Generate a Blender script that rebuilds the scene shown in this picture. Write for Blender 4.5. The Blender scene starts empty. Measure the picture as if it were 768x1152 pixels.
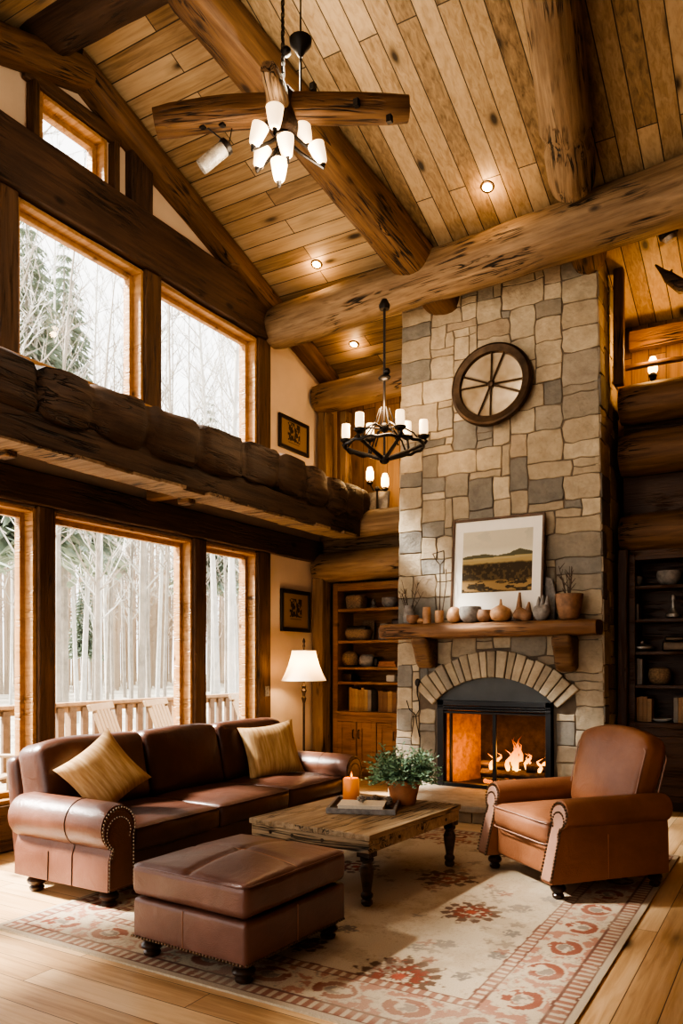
import bpy, bmesh, math, random
import numpy as np
from mathutils import Vector, Matrix, Euler, noise as mnoise
rnd = random.Random(7)
R = math.radians
PI = math.pi
scene = bpy.context.scene
COL = scene.collection

# ------------------------------------------------------------------ camera numbers
# room axes: +y runs along the window wall towards the fireplace, +x to the right along the fireplace wall
F, CX, CY, EYE = 872.0, 384.0, 745.0, 1.5
TH = R(30.6); CT, ST = math.cos(TH), math.sin(TH)
CAMX = Vector((CT, ST, 0)); CAMY = Vector((-ST, CT, 0))
def ray(px, py):
    a, b = (px - CX) / F, (CY - py) / F
    return Vector((a * CT - ST, a * ST + CT, b))
def at(px, py, t): return Vector((0, 0, EYE)) + ray(px, py) * t
def on(px, py, axis, val):
    d = ray(px, py); o = (0, 0, EYE)[axis]
    return at(px, py, (val - o) / d[axis])

# ------------------------------------------------------------------ materials
def newmat(name):
    m = bpy.data.materials.new(name); m.use_nodes = True
    nt = m.node_tree; nt.nodes.clear()
    return m, nt
class NT:
    def __init__(s, name):
        s.m, s.nt = newmat(name)
        s.out = s.nt.nodes.new('ShaderNodeOutputMaterial')
    def n(s, typ, ins=None, **kw):
        nd = s.nt.nodes.new(typ)
        for k, v in kw.items(): setattr(nd, k, v)
        for k, v in (ins or {}).items():
            if isinstance(v, bpy.types.NodeSocket): s.nt.links.new(v, nd.inputs[k])
            else: nd.inputs[k].default_value = v
        return nd
    def math(s, op, a, b=0.0, c=None):
        d = {0: a, 1: b}
        if c is not None: d[2] = c
        return s.n('ShaderNodeMath', d, operation=op).outputs[0]
    def ramp(s, fac, stops, interp='LINEAR'):
        nd = s.n('ShaderNodeValToRGB', {0: fac}); cr = nd.color_ramp; cr.interpolation = interp
        while len(cr.elements) < len(stops): cr.elements.new(0.5)
        for e, (p, c) in zip(cr.elements, stops):
            e.position = p; e.color = (c[0], c[1], c[2], 1) if not isinstance(c, (int, float)) else (c, c, c, 1)
        return nd.outputs[0]
    def mix(s, fac, a, b, mode='MIX'):
        nd = s.n('ShaderNodeMix', data_type='RGBA', blend_type=mode)
        for i, v in ((0, fac), (6, a), (7, b)):
            if isinstance(v, bpy.types.NodeSocket): s.nt.links.new(v, nd.inputs[i])
            else: nd.inputs[i].default_value = v if i == 0 else ((*v, 1) if len(v) == 3 else v)
        return nd.outputs[2]
    def obj(s): return s.n('ShaderNodeTexCoord').outputs['Object']
    def mapping(s, vec, scale=(1, 1, 1), rot=(0, 0, 0), loc=(0, 0, 0)):
        return s.n('ShaderNodeMapping', {'Vector': vec, 'Scale': scale, 'Rotation': rot, 'Location': loc}).outputs[0]
    def noise(s, vec, scale=5, detail=4, rough=.5, dist=0):
        return s.n('ShaderNodeTexNoise', {'Vector': vec, 'Scale': scale, 'Detail': detail, 'Roughness': rough, 'Distortion': dist}).outputs[0]
    def bump(s, h, strength=.3, dist=.02):
        return s.n('ShaderNodeBump', {'Height': h, 'Strength': strength, 'Distance': dist}).outputs[0]
    def princ(s, base, rough=.5, normal=None, metal=0, **ins):
        d = {'Base Color': base if isinstance(base, bpy.types.NodeSocket) else (*base, 1), 'Roughness': rough, 'Metallic': metal}
        if normal is not None: d['Normal'] = normal
        for k, v in ins.items(): d[k.replace('_', ' ')] = v
        p = s.n('ShaderNodeBsdfPrincipled', d)
        s.nt.links.new(p.outputs[0], s.out.inputs[0]); return p

def wood_log(name, dark, light, crack=.55, rough=.6, k=1.0):
    """timber with grain and checks along local X"""
    t = NT(name); v = t.obj()
    g = t.noise(t.mapping(v, (.5 * k, 7 * k, 7 * k)), 3, 6, .65, .4)
    big = t.noise(t.mapping(v, (1, 2, 2)), 1.6, 3)
    c = t.ramp(g, [(.3, dark), (.5, [(a + b) / 2 for a, b in zip(dark, light)]), (.72, light)])
    c = t.mix(t.ramp(big, [(.35, .0), (.7, .55)]), c, dark)
    ck = t.noise(t.mapping(v, (.35 * k, 5 * k, 5 * k), loc=(3, 1, 7)), 3.2, 3, .5, 1.2)
    line = t.ramp(t.math('ABSOLUTE', t.math('SUBTRACT', ck, .5)), [(.0, 1), (.02, .6), (.045, 0)])
    msk = t.ramp(t.noise(t.mapping(v, (.8, 1.5, 1.5), loc=(9, 2, 4)), 2.5, 2), [(.47, 0), (.6, 1)])
    line = t.math('MULTIPLY', line, msk)
    c = t.mix(t.math('MULTIPLY', line, crack * 1.6), c, [d * .12 for d in dark])
    kn = t.n('ShaderNodeTexVoronoi', {'Vector': t.mapping(v, (1.3, 2.6, 2.6)), 'Scale': 1.3}).outputs['Distance']
    c = t.mix(t.ramp(kn, [(.06, .85), (.13, 0)]), c, [d * .25 for d in dark])
    h = t.math('SUBTRACT', t.math('MULTIPLY', g, .5), t.math('MULTIPLY', line, .9))
    t.princ(c, rough, t.bump(h, .55, .03), Specular_IOR_Level=.3)
    return t.m

def planks(name, dark, mid, light, width, length, vertical=None, rough=.4, gap=.0035, knots=1.0, split=None, bumps=.3):
    """boards; boards run along X of the mapped coords. vertical: 'y' boards run along object Y, 'z' along Z"""
    t = NT(name); v = t.obj()
    def one(v):
        br = t.n('ShaderNodeTexBrick', {'Vector': v, 'Color1': (0, 0, 0, 1), 'Color2': (1, 1, 1, 1), 'Mortar': (.5, .5, .5, 1), 'Scale': 1.0,
                 'Mortar Size': gap, 'Mortar Smooth': .2, 'Bias': 0.0, 'Brick Width': length, 'Row Height': width}, offset=.37, offset_frequency=2)
        tint = t.n('ShaderNodeSeparateColor', {0: br.outputs[0]}).outputs[0]
        off = t.n('ShaderNodeCombineXYZ', {0: t.math('MULTIPLY', tint, 37.0), 1: t.math('MULTIPLY', tint, 11.0), 2: t.math('MULTIPLY', tint, 23.0)}).outputs[0]
        vv = t.n('ShaderNodeVectorMath', {0: v, 1: off}, operation='ADD').outputs[0]
        g = t.noise(t.mapping(vv, (.55, 9, 9)), 3.2, 6, .62, .7)
        f = t.math('ADD', t.math('MULTIPLY', tint, .55), t.math('MULTIPLY', t.math('SUBTRACT', g, .5), 1.25))
        f = t.math('ADD', f, .24)
        c = t.ramp(f, [(.0, dark), (.4, mid), (.85, light)])
        kn = t.n('ShaderNodeTexVoronoi', {'Vector': t.mapping(vv, (1.5, 4.2, 4.2)), 'Scale': 1.0, 'Randomness': 1.0})
        kd = t.n('ShaderNodeSeparateColor', {0: kn.outputs['Color']}).outputs[0]
        kr = t.math('MULTIPLY', t.math('GREATER_THAN', kd, .45), 1.0)
        c = t.mix(t.math('MULTIPLY', t.math('MULTIPLY', t.ramp(kn.outputs['Distance'], [(.07, .95), (.17, .25), (.3, 0)]), kr), knots), c, [d * .22 for d in dark])
        c = t.mix(t.math('MULTIPLY', br.outputs['Fac'], .92), c, [d * .12 for d in dark])
        h = t.math('SUBTRACT', t.math('MULTIPLY', g, .25), t.math('MULTIPLY', br.outputs['Fac'], .8))
        return c, h
    def swap(kind):
        if kind == 'y': return t.mapping(v, rot=(0, 0, R(90)))
        if kind == 'z': return t.mapping(v, rot=(0, R(90), 0))
        return v
    if split is None:
        if vertical == 'z':
            sp = t.n('ShaderNodeSeparateXYZ', {0: v})
            vz = t.n('ShaderNodeCombineXYZ', {0: sp.outputs[2], 1: sp.outputs[0], 2: sp.outputs[1]}).outputs[0]
            c, h = one(vz)
        else: c, h = one(swap(vertical))
    else:
        c1, h1 = one(v); c2, h2 = one(swap('y'))
        sp = t.n('ShaderNodeSeparateXYZ', {0: v})
        a, b = split   # boards turn where x > a + b*y
        f = t.math('GREATER_THAN', sp.outputs[0], t.math('MULTIPLY_ADD', sp.outputs[1], b, a))
        c = t.mix(f, c1, c2); h = t.math('ADD', t.math('MULTIPLY', h1, t.math('SUBTRACT', 1.0, f)), t.math('MULTIPLY', h2, f))
    t.princ(c, rough, t.bump(h, bumps, .015), Specular_IOR_Level=.4)
    return t.m

def leather(name, dark, light, rough=.36):
    t = NT(name); v = t.obj()
    n1 = t.noise(v, 3.2, 5, .6, .3); n2 = t.noise(v, 60, 3)
    c = t.ramp(n1, [(.3, dark), (.7, light)])
    vor = t.n('ShaderNodeTexVoronoi', {'Vector': v, 'Scale': 180.0}).outputs['Distance']
    wr = t.noise(t.mapping(v, (1, 1, 1)), 7, 4, .55, .9)
    h = t.math('ADD', t.math('MULTIPLY', vor, .12), t.math('MULTIPLY', wr, .9))
    t.princ(c, t.math('ADD', t.math('MULTIPLY', n1, .22), rough - .1), t.bump(h, .28, .02), Specular_IOR_Level=.5)
    return t.m

def simple(name, col, rough=.5, metal=0, var=.25, scale=8, bump=0, **kw):
    t = NT(name); v = t.obj()
    n = t.noise(v, scale, 4, .6)
    c = t.ramp(n, [(.3, [x * (1 - var) for x in col]), (.7, [min(1, x * (1 + var)) for x in col])])
    t.princ(c, rough, t.bump(t.noise(v, scale * 4, 4), bump, .01) if bump else None, metal, **kw)
    return t.m
def emit(name, col, strength, base=(.8, .75, .65)):
    t = NT(name)
    p = t.princ(base, .4); p.inputs['Emission Color'].default_value = (*col, 1); p.inputs['Emission Strength'].default_value = strength
    return t.m
def vcol(name, rough=.8, nscale=12, namt=.25, bump=.3, bscale=30, dist=.01):
    """colour from the mesh's own colour attribute with mottling"""
    t = NT(name); v = t.obj()
    a = t.n('ShaderNodeVertexColor', layer_name='Col').outputs[0]
    n = t.noise(v, nscale, 6, .65)
    c = t.mix(1.0, a, t.ramp(n, [(.25, 1 - namt), (.75, 1.0)]), 'MULTIPLY')
    t.princ(c, rough, t.bump(t.math('ADD', t.noise(v, bscale, 5, .6), t.noise(v, bscale * .25, 3)), bump, dist), Specular_IOR_Level=.25)
    return t.m
def glassy(name, tint=(1, 1, 1), refl=.06):
    t = NT(name)
    tr = t.n('ShaderNodeBsdfTransparent', {0: (*tint, 1)}); gl = t.n('ShaderNodeBsdfGlossy', {'Roughness': .02})
    fc = t.n('ShaderNodeLayerWeight', {0: .5}).outputs[1]
    fr = t.math('MULTIPLY_ADD', t.math('POWER', fc, 4.0), .35, .03)
    mx = t.n('ShaderNodeMixShader', {0: fr, 1: tr.outputs[0], 2: gl.outputs[0]})
    t.nt.links.new(mx.outputs[0], t.out.inputs[0]); return t.m

M = {}
M['floor'] = planks('floor_boards', (.30, .17, .075), (.50, .31, .155), (.66, .46, .26), .17, 2.3, rough=.33, split=(-1.35, 0), gap=.0025, bumps=.2)
M['ceil'] = planks('ceiling_boards', (.10, .062, .03), (.28, .188, .10), (.44, .32, .19), .17, 2.3, rough=.5, split=(-4.83, .193), gap=.005, knots=1.0)
M['wallboard'] = planks('wall_boards', (.11, .055, .02), (.22, .12, .05), (.33, .19, .085), .18, 3.0, vertical='z', rough=.55)
M['cream'] = simple('cream_plaster', (.62, .47, .33), .85, var=.06, scale=2.5, bump=.1)
M['timber'] = wood_log('dark_timber', (.035, .018, .010), (.115, .062, .034), .5)
M['post'] = wood_log('brown_post_timber', (.055, .027, .012), (.16, .085, .04), .4)
M['jamb'] = wood_log('honey_wood', (.30, .15, .055), (.50, .29, .13), .1, .45)
M['log'] = wood_log('weathered_log', (.115, .07, .036), (.36, .245, .145), .9)
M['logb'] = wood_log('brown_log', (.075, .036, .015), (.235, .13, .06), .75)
M['logd'] = wood_log('dark_hewn_log', (.028, .015, .009), (.10, .058, .034), .7)
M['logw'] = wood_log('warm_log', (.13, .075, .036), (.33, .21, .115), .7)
M['mantel'] = wood_log('mantel_wood', (.12, .055, .024), (.34, .185, .09), .8, .5)
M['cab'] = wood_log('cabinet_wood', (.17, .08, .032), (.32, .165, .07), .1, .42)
M['cabd'] = wood_log('shaded_cabinet_wood', (.05, .022, .010), (.10, .048, .02), .1, .45)  # cabinet wood with the shadow right of the chimney put into its colour
M['table'] = wood_log('table_wood', (.22, .145, .08), (.50, .365, .225), .7, .5)
M['tleg'] = wood_log('table_leg_wood', (.04, .024, .014), (.13, .08, .046), .4, .45)
M['foot'] = simple('dark_turned_wood', (.035, .017, .009), .3, var=.3)
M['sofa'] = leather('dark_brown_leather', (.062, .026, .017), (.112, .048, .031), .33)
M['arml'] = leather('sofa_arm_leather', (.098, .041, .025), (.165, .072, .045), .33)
M['ott'] = leather('russet_leather', (.088, .038, .026), (.15, .067, .047), .33)
M['chair'] = leather('tan_leather', (.18, .072, .034), (.275, .117, .057), .38)
M['chairtrim'] = leather('pale_trim_leather', (.25, .13, .085), (.36, .2, .14), .45)
M['seam'] = simple('stitch_leather', (.30, .14, .08), .5)
M['nail'] = simple('antique_brass', (.20, .155, .11), .3, 1.0, var=.15)
M['iron'] = simple('black_iron', (.022, .018, .015), .42, .6, var=.3, bump=.2)
M['bronze'] = simple('bronze_iron', (.07, .045, .028), .4, .8, var=.35, bump=.2)
M['stone'] = vcol('chimney_stone', .85, 7, .42, .6, 22, .014)
M['mortar'] = simple('mortar', (.13, .10, .072), .95, var=.2, bump=.4)
M['col'] = vcol('painted_surface', .7, 20, .05, .05)
M['rugm'] = vcol('woven_rug', .95, 160, .35, .5, 260, .004)
M['insert'] = simple('black_metal', (.02, .02, .021), .45, .3, var=.1)
M['hood'] = simple('grey_metal_hood', (.075, .078, .075), .55, .2, var=.1)
M['fbrick'] = simple('firebox_brick', (.42, .23, .11), .8, var=.4, scale=14, bump=.4)
M['char'] = simple('charred_wood', (.05, .033, .024), .9, var=.5, scale=16, bump=.8)
M['glass'] = glassy('window_glass')
M['clear'] = glassy('clear_glass', (.93, .92, .88))
M['white'] = simple('mat_board', (.78, .74, .66), .8, var=.03)
M['frame'] = simple('picture_frame_wood', (.09, .045, .02), .4, var=.3)
M['black'] = simple('black_frame', (.015, .011, .009), .4, var=.2)
M['terra'] = simple('terracotta', (.36, .155, .07), .75, var=.2, scale=10, bump=.15)
M['clay'] = simple('brown_clay', (.22, .115, .06), .6, var=.35, scale=18, bump=.2)
M['tanw'] = simple('carved_tan_wood', (.40, .22, .11), .5, var=.3, scale=22)
M['greyp'] = simple('grey_pottery', (.21, .19, .17), .7, var=.35, scale=25, bump=.2)
M['twig'] = simple('dry_twigs', (.07, .045, .03), .8)
M['wicker'] = simple('wicker', (.24, .155, .085), .8, var=.5, scale=60, bump=.7)
M['silver'] = simple('tarnished_silver', (.38, .35, .31), .35, .8, var=.4, scale=40, bump=.5)
M['herb'] = simple('herb_leaf', (.15, .26, .15), .6, var=.45, scale=18)
M['soil'] = simple('soil', (.03, .02, .012), .95)
M['page'] = simple('paper_pages', (.62, .55, .43), .85, var=.08, scale=60)
M['shade'] = None
M['bulb'] = emit('lit_glass_shade', (1, .68, .36), 1.7, (.9, .82, .68))
M['bulb2'] = emit('lit_candle_shade', (1, .60, .24), 5.5, (.9, .8, .6))
M['down'] = emit('downlight_glow', (1, .62, .26), 22.0)
M['snow'] = simple('pale_winter_ground', (.36, .33, .27), .9, var=.25, scale=.5, bump=.2)
M['deck'] = planks('deck_boards', (.22, .17, .12), (.33, .27, .2), (.42, .35, .27), .14, 3.0, vertical='y', rough=.8)
M['rail'] = simple('weathered_deck_wood', (.27, .17, .095), .8, var=.25, scale=12)
M['deckchair'] = simple('cream_painted_wood', (.38, .285, .185), .6, var=.12)
M['slatd'] = simple('dark_baluster_wood', (.15, .09, .05), .7, var=.3)
M['bark'] = simple('hazed_birch_bark', (.50, .48, .445), .9, var=.2, scale=3)  # pale birch bark, with the forest haze put into its tone
M['bark2'] = simple('grey_tree_bark', (.30, .265, .225), .9, var=.25, scale=3)
M['bark3'] = simple('hazy_far_trunks', (.40, .325, .25), .95, var=.15, scale=.6)  # brown distance haze put into the trunk colour
M['spruce'] = simple('hazed_spruce_needles', (.25, .30, .235), .9, var=.25, scale=2)  # needle green paled to stand in for forest haze
def candle_mat():
    t = NT('candle_wax'); v = t.obj(); z = t.n('ShaderNodeSeparateXYZ', {0: v}).outputs[2]
    p = t.princ((.62, .17, .025), .45)
    p.inputs['Emission Color'].default_value = (1, .33, .05, 1)
    t.nt.links.new(t.ramp(t.math('MULTIPLY', z, 5.5), [(.1, .02), (.95, .35)]), p.inputs['Emission Strength'])  # flame light in the wax put in as emission, stronger upwards
    return t.m
M['wax'] = candle_mat()
def shade_mat():
    t = NT('linen_lamp_shade')
    d = t.n('ShaderNodeBsdfDiffuse', {0: (.85, .74, .58, 1)}); tr = t.n('ShaderNodeBsdfTranslucent', {0: (.95, .75, .5, 1)})
    mx = t.n('ShaderNodeMixShader', {0: .5, 1: d.outputs[0], 2: tr.outputs[0]})
    t.nt.links.new(mx.outputs[0], t.out.inputs[0]); return t.m
M['shade'] = shade_mat()
def flame_mat():
    t = NT('flame'); v = t.n('ShaderNodeTexCoord').outputs['Generated']; z = t.n('ShaderNodeSeparateXYZ', {0: v}).outputs[2]
    c = t.ramp(z, [(0, (1, .50, .10)), (.45, (1, .27, .025)), (1, (.9, .13, .01))])
    e = t.n('ShaderNodeEmission', {0: c, 1: t.ramp(z, [(0, 1), (.5, .65), (1, .12)])})
    s = t.math('MULTIPLY', t.ramp(z, [(0, 1), (.6, .5), (1, .1)]), 4.5); t.nt.links.new(s, e.inputs[1])
    lw = t.n('ShaderNodeLayerWeight', {0: .35}).outputs[1]
    a = t.math('MULTIPLY', t.math('SUBTRACT', 1.0, lw), t.ramp(z, [(0, 1), (.5, .85), (1, .15)]))
    mx = t.n('ShaderNodeMixShader', {0: a, 1: t.n('ShaderNodeBsdfTransparent').outputs[0], 2: e.outputs[0]})
    t.nt.links.new(mx.outputs[0], t.out.inputs[0]); return t.m
M['flame'] = flame_mat()
def pillow_mat():
    t = NT('gold_striped_fabric'); v = t.obj()
    w = t.noise(t.mapping(v, (26, .8, 3)), 1.5, 3, .6)
    f = t.noise(v, 220, 2)
    c = t.ramp(w, [(.3, (.30, .165, .065)), (.5, (.42, .26, .115)), (.7, (.54, .37, .19))])
    t.princ(c, .8, t.bump(f, .4, .004)); return t.m
M['pillow'] = pillow_mat()
def mirror_mat():
    t = NT('amber_mirror'); v = t.obj()
    c = t.ramp(t.noise(v, 4, 3), [(.35, (.42, .33, .22)), (.65, (.70, .60, .46))])
    t.princ(c, .22, None, .55); return t.m
M['mirror'] = mirror_mat()

# ------------------------------------------------------------------ mesh builder
class MB:
    def __init__(s): s.v = []; s.f = []; s.c = []
    def add(s, vs, fs, col=None):
        o = len(s.v); s.v += [tuple(p) for p in vs]
        for f in fs: s.f.append([i + o for i in f]); s.c.append(col)
    def box(s, lo, hi, mtx=None, col=None):
        vs = [Vector((x, y, z)) for x in (lo[0], hi[0]) for y in (lo[1], hi[1]) for z in (lo[2], hi[2])]
        if mtx is not None: vs = [mtx @ p for p in vs]
        s.add(vs, [(0, 1, 3, 2), (4, 6, 7, 5), (0, 4, 5, 1), (2, 3, 7, 6), (0, 2, 6, 4), (1, 5, 7, 3)], col); return s
    def cbox(s, c, sz, mtx=None, col=None):
        return s.box([a - b / 2 for a, b in zip(c, sz)], [a + b / 2 for a, b in zip(c, sz)], mtx, col)
    def tube(s, pts, r, seg=8, caps=True, col=None, squash=1.0):
        pts = [Vector(p) for p in pts]; n = len(pts); rs = r if isinstance(r, (list, tuple)) else [r] * n
        up = None; vs = []
        for i, p in enumerate(pts):
            d = (pts[min(i + 1, n - 1)] - pts[max(i - 1, 0)])
            d = d.normalized() if d.length > 1e-9 else Vector((0, 0, 1))
            if up is None:
                up = Vector((0, 0, 1)) if abs(d.z) < .9 else Vector((1, 0, 0))
            x = up.cross(d)
            if x.length < 1e-6: x = d.orthogonal()
            x.normalize(); y = d.cross(x).normalized(); up = y
            for k in range(seg):
                a = 2 * PI * k / seg
                vs.append(p + x * math.cos(a) * rs[i] + y * math.sin(a) * rs[i] * squash)
        fs = []
        for i in range(n - 1):
            for k in range(seg):
                k2 = (k + 1) % seg
                fs.append((i * seg + k, i * seg + k2, (i + 1) * seg + k2, (i + 1) * seg + k))
        if caps: fs += [tuple(reversed(range(seg))), tuple((n - 1) * seg + k for k in range(seg))]
        s.add(vs, fs, col); return s
    def lathe(s, prof, c=(0, 0, 0), seg=20, mtx=None, col=None):
        """prof: (r, z) from bottom to top"""
        vs, fs = [], []
        for r, z in prof:
            for k in range(seg):
                a = 2 * PI * k / seg
                p = Vector((r * math.cos(a), r * math.sin(a), z))
                if mtx is not None: p = mtx @ p
                vs.append(p + Vector(c))
        n = len(prof)
        for i in range(n - 1):
            for k in range(seg):
                k2 = (k + 1) % seg
                fs.append((i * seg + k, i * seg + k2, (i + 1) * seg + k2, (i + 1) * seg + k))
        fs += [tuple(reversed(range(seg))), tuple((n - 1) * seg + k for k in range(seg))]
        s.add(vs, fs, col); return s
    def sphere(s, c, r, seg=10, rings=6, sc=(1, 1, 1), col=None):
        prof = [(max(1e-4, math.sin(PI * i / rings)) * r, -math.cos(PI * i / rings) * r) for i in range(rings + 1)]
        return s.lathe(prof, c, seg, Matrix.Diagonal((*sc,)).to_4x4(), col)
    def prism(s, poly, fn, d0, d1, col=None):
        """polygon (a,b) swept from depth d0 to d1; fn(a,b,d)->point"""
        n = len(poly)
        vs = [fn(a, b, d0) for a, b in poly] + [fn(a, b, d1) for a, b in poly]
        fs = [tuple(range(n)), tuple(reversed(range(n, 2 * n)))] + [(i, (i + 1) % n, n + (i + 1) % n, n + i) for i in range(n)]
        s.add(vs, fs, col); return s
    def rbox(s, sx, sy, sz, r, c=(0, 0, 0), fn=None, n=8, mtx=None):
        h = (sx / 2, sy / 2, sz / 2); r = min(r, *[q * .999 for q in h])
        ax = []
        for q in h:
            e = [-q, -q + r * .25, -q + r * .6, -q + r]; mid = [(-q + r) + (2 * q - 2 * r) * i / n for i in range(1, n)]
            ax.append(e + mid + [-t for t in reversed(e)])
        idx = {}; vs = []; fs = []
        def V(p):
            key = tuple(round(t, 5) for t in p)
            if key not in idx:
                q = Vector([max(-h[i] + r, min(h[i] - r, p[i])) for i in range(3)]); d = Vector(p) - q
                w = q + d.normalized() * r if d.length > 1e-9 else Vector(p)
                u = Vector([w[i] / h[i] for i in range(3)])
                if fn: w = fn(w, u)
                if mtx is not None: w = mtx @ w
                idx[key] = len(vs); vs.append(w + Vector(c))
            return idx[key]
        for a in range(3):
            b, d = (a + 1) % 3, (a + 2) % 3
            for sgn in (-1, 1):
                for i in range(len(ax[b]) - 1):
                    for j in range(len(ax[d]) - 1):
                        q = []
                        for bi, dj in ((i, j), (i + 1, j), (i + 1, j + 1), (i, j + 1)):
                            p = [0, 0, 0]; p[a] = sgn * h[a]; p[b] = ax[b][bi]; p[d] = ax[d][dj]; q.append(V(p))
                        if sgn < 0: q.reverse()
                        if len(set(q)) >= 3: fs.append(q)
        s.add(vs, fs); return s
    def build(s, name, mat, parent=None, smooth=40, bevel=0, loc=None, rot=None, seg=2):
        me = bpy.data.meshes.new(name); me.from_pydata(s.v, [], s.f)
        if any(c is not None for c in s.c):
            ca = me.color_attributes.new('Col', 'FLOAT_COLOR', 'CORNER')
            buf = np.ones((len(me.loops), 4), dtype=np.float32); i = 0
            for f, c in zip(s.f, s.c):
                buf[i:i + len(f), :3] = c if c is not None else (.5, .5, .5); i += len(f)
            ca.data.foreach_set('color', buf.ravel())
        bm = bmesh.new(); bm.from_mesh(me); bmesh.ops.recalc_face_normals(bm, faces=bm.faces); bm.to_mesh(me); bm.free()
        if smooth:
            me.polygons.foreach_set('use_smooth', [True] * len(me.polygons)); me.set_sharp_from_angle(angle=R(smooth))
        o = bpy.data.objects.new(name, me); COL.objects.link(o)
        if mat is not None: me.materials.append(mat)
        if parent is not None: o.parent = parent
        if loc is not None: o.location = loc
        if rot is not None: o.rotation_euler = rot
        if bevel:
            b = o.modifiers.new('edge', 'BEVEL'); b.width = bevel; b.segments = seg; b.limit_method = 'ANGLE'; b.angle_limit = R(40)
        return o

def tag(o, label=None, cat=None, group=None, kind=None):
    if label: o['label'] = label
    if cat: o['category'] = cat
    if group: o['group'] = group
    if kind: o['kind'] = kind
    return o
def thing(name, label, cat, loc=(0, 0, 0), rz=0, group=None):
    o = bpy.data.objects.new(name, None); COL.objects.link(o); o.location = loc; o.rotation_euler = (0, 0, rz); o.empty_display_size = .1
    return tag(o, label, cat, group)
def struct(o): o['kind'] = 'structure'; return o
def copy_tree(o, parent=None):
    c = o.copy(); COL.objects.link(c)
    if parent is not None: c.parent = parent
    for ch in list(o.children): copy_tree(ch, c)
    return c

def log_mb(L, r0, r1, wob=.04, bend=0.0, seg=24, step=.12, square=0.0, seed=0, carve=None):
    """a log along local X from 0 to L"""
    mb = MB(); n = max(6, int(L / step)); vs = []; fs = []
    sd = Vector((seed * 13.7, seed * 5.1, seed * 9.3))
    for i in range(n + 1):
        u = i / n; x = u * L; r = r0 + (r1 - r0) * u
        e = min(x, L - x)
        if e < .05: r *= .90 + .1 * e / .05
        cy = bend * math.sin(u * PI) + .05 * r0 * 4 * mnoise.noise(Vector((x * .5, 3, 1)) + sd)
        cz = .05 * r0 * 4 * mnoise.noise(Vector((x * .6, 8, 2)) + sd) + bend * .5 * math.sin(u * PI)
        for k in range(seg):
            a = 2 * PI * k / seg; ca, sa = math.cos(a), math.sin(a)
            rr = r
            if square:
                p = 1 / max(abs(ca), abs(sa)); rr = r * (1 + (min(p, 1.3) - 1) * square)
            q = Vector((x * .9, ca * 1.1, sa * 1.1)) + sd
            rr *= 1 + wob * 2.2 * mnoise.noise(q) + wob * mnoise.noise(q * 3.1)
            if carve: rr *= carve(x, a)
            vs.append((x, cy + rr * ca, cz + rr * sa))
    for i in range(n):
        for k in range(seg):
            k2 = (k + 1) % seg; fs.append((i * seg + k, i * seg + k2, (i + 1) * seg + k2, (i + 1) * seg + k))
    fs += [tuple(reversed(range(seg))), tuple(n * seg + k for k in range(seg))]
    mb.add(vs, fs); return mb
def place_x(o, p0, p1):
    d = Vector(p1) - Vector(p0)
    o.location = p0; o.rotation_mode = 'XYZ'; o.rotation_euler = d.to_track_quat('X', 'Z').to_euler()
def log(name, p0, p1, r0, r1, mat, label=None, cat='beam', **kw):
    mb = log_mb((Vector(p1) - Vector(p0)).length, r0, r1, **kw)
    o = mb.build(name, mat, smooth=50); place_x(o, p0, p1)
    if label: tag(o, label, cat)
    return o
def beam(name, p0, p1, w, h, mat, parent=None, bevel=.012, rough=.012, seed=0):
    """hewn rectangular timber along local X, width w (local Y), height h (local Z), axis centred"""
    L = (Vector(p1) - Vector(p0)).length; n = max(2, int(L / .25)); mb = MB(); vs = []; fs = []
    for i in range(n + 1):
        x = L * i / n
        for k, (a, b) in enumerate(((-1, -1), (1, -1), (1, 1), (-1, 1))):
            q = Vector((x * 1.7, a * 3 + seed, b * 3))
            vs.append((x, a * w / 2 + rough * mnoise.noise(q), b * h / 2 + rough * mnoise.noise(q + Vector((9, 9, 9)))))
    for i in range(n):
        for k in range(4):
            k2 = (k + 1) % 4; fs.append((i * 4 + k, i * 4 + k2, i * 4 + 4 + k2, i * 4 + 4 + k))
    fs += [(3, 2, 1, 0), (n * 4, n * 4 + 1, n * 4 + 2, n * 4 + 3)]
    mb.add(vs, fs); o = mb.build(name, mat, parent, bevel=bevel); place_x(o, p0, p1); return o

# ------------------------------------------------------------------ the room shell
def ceil_z(y): return 8.38 - .345 * y if y >= 4.6 else 6.793 - .345 * (4.6 - y)
WX = -5.45
XR, YB, YF = 2.6, 9.1, -2.2          # right wall, back wall, wall behind the camera
mb = MB(); mb.box((-5.75, YF - .2, -.2), (XR + .2, YB + .3, 0)); struct(mb.build('floor', M['floor'], smooth=0))
mb = MB()
for y0, y1 in ((4.6, YB + .3), (YF - .2, 4.6)):
    mb.prism([(y0, ceil_z(y0)), (y1, ceil_z(y1)), (y1, ceil_z(y1) + .2), (y0, ceil_z(y0) + .2)], lambda a, b, d: (d, a, b), -5.75, XR + .2)
struct(mb.build('ceiling', M['ceil'], smooth=0))

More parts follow.
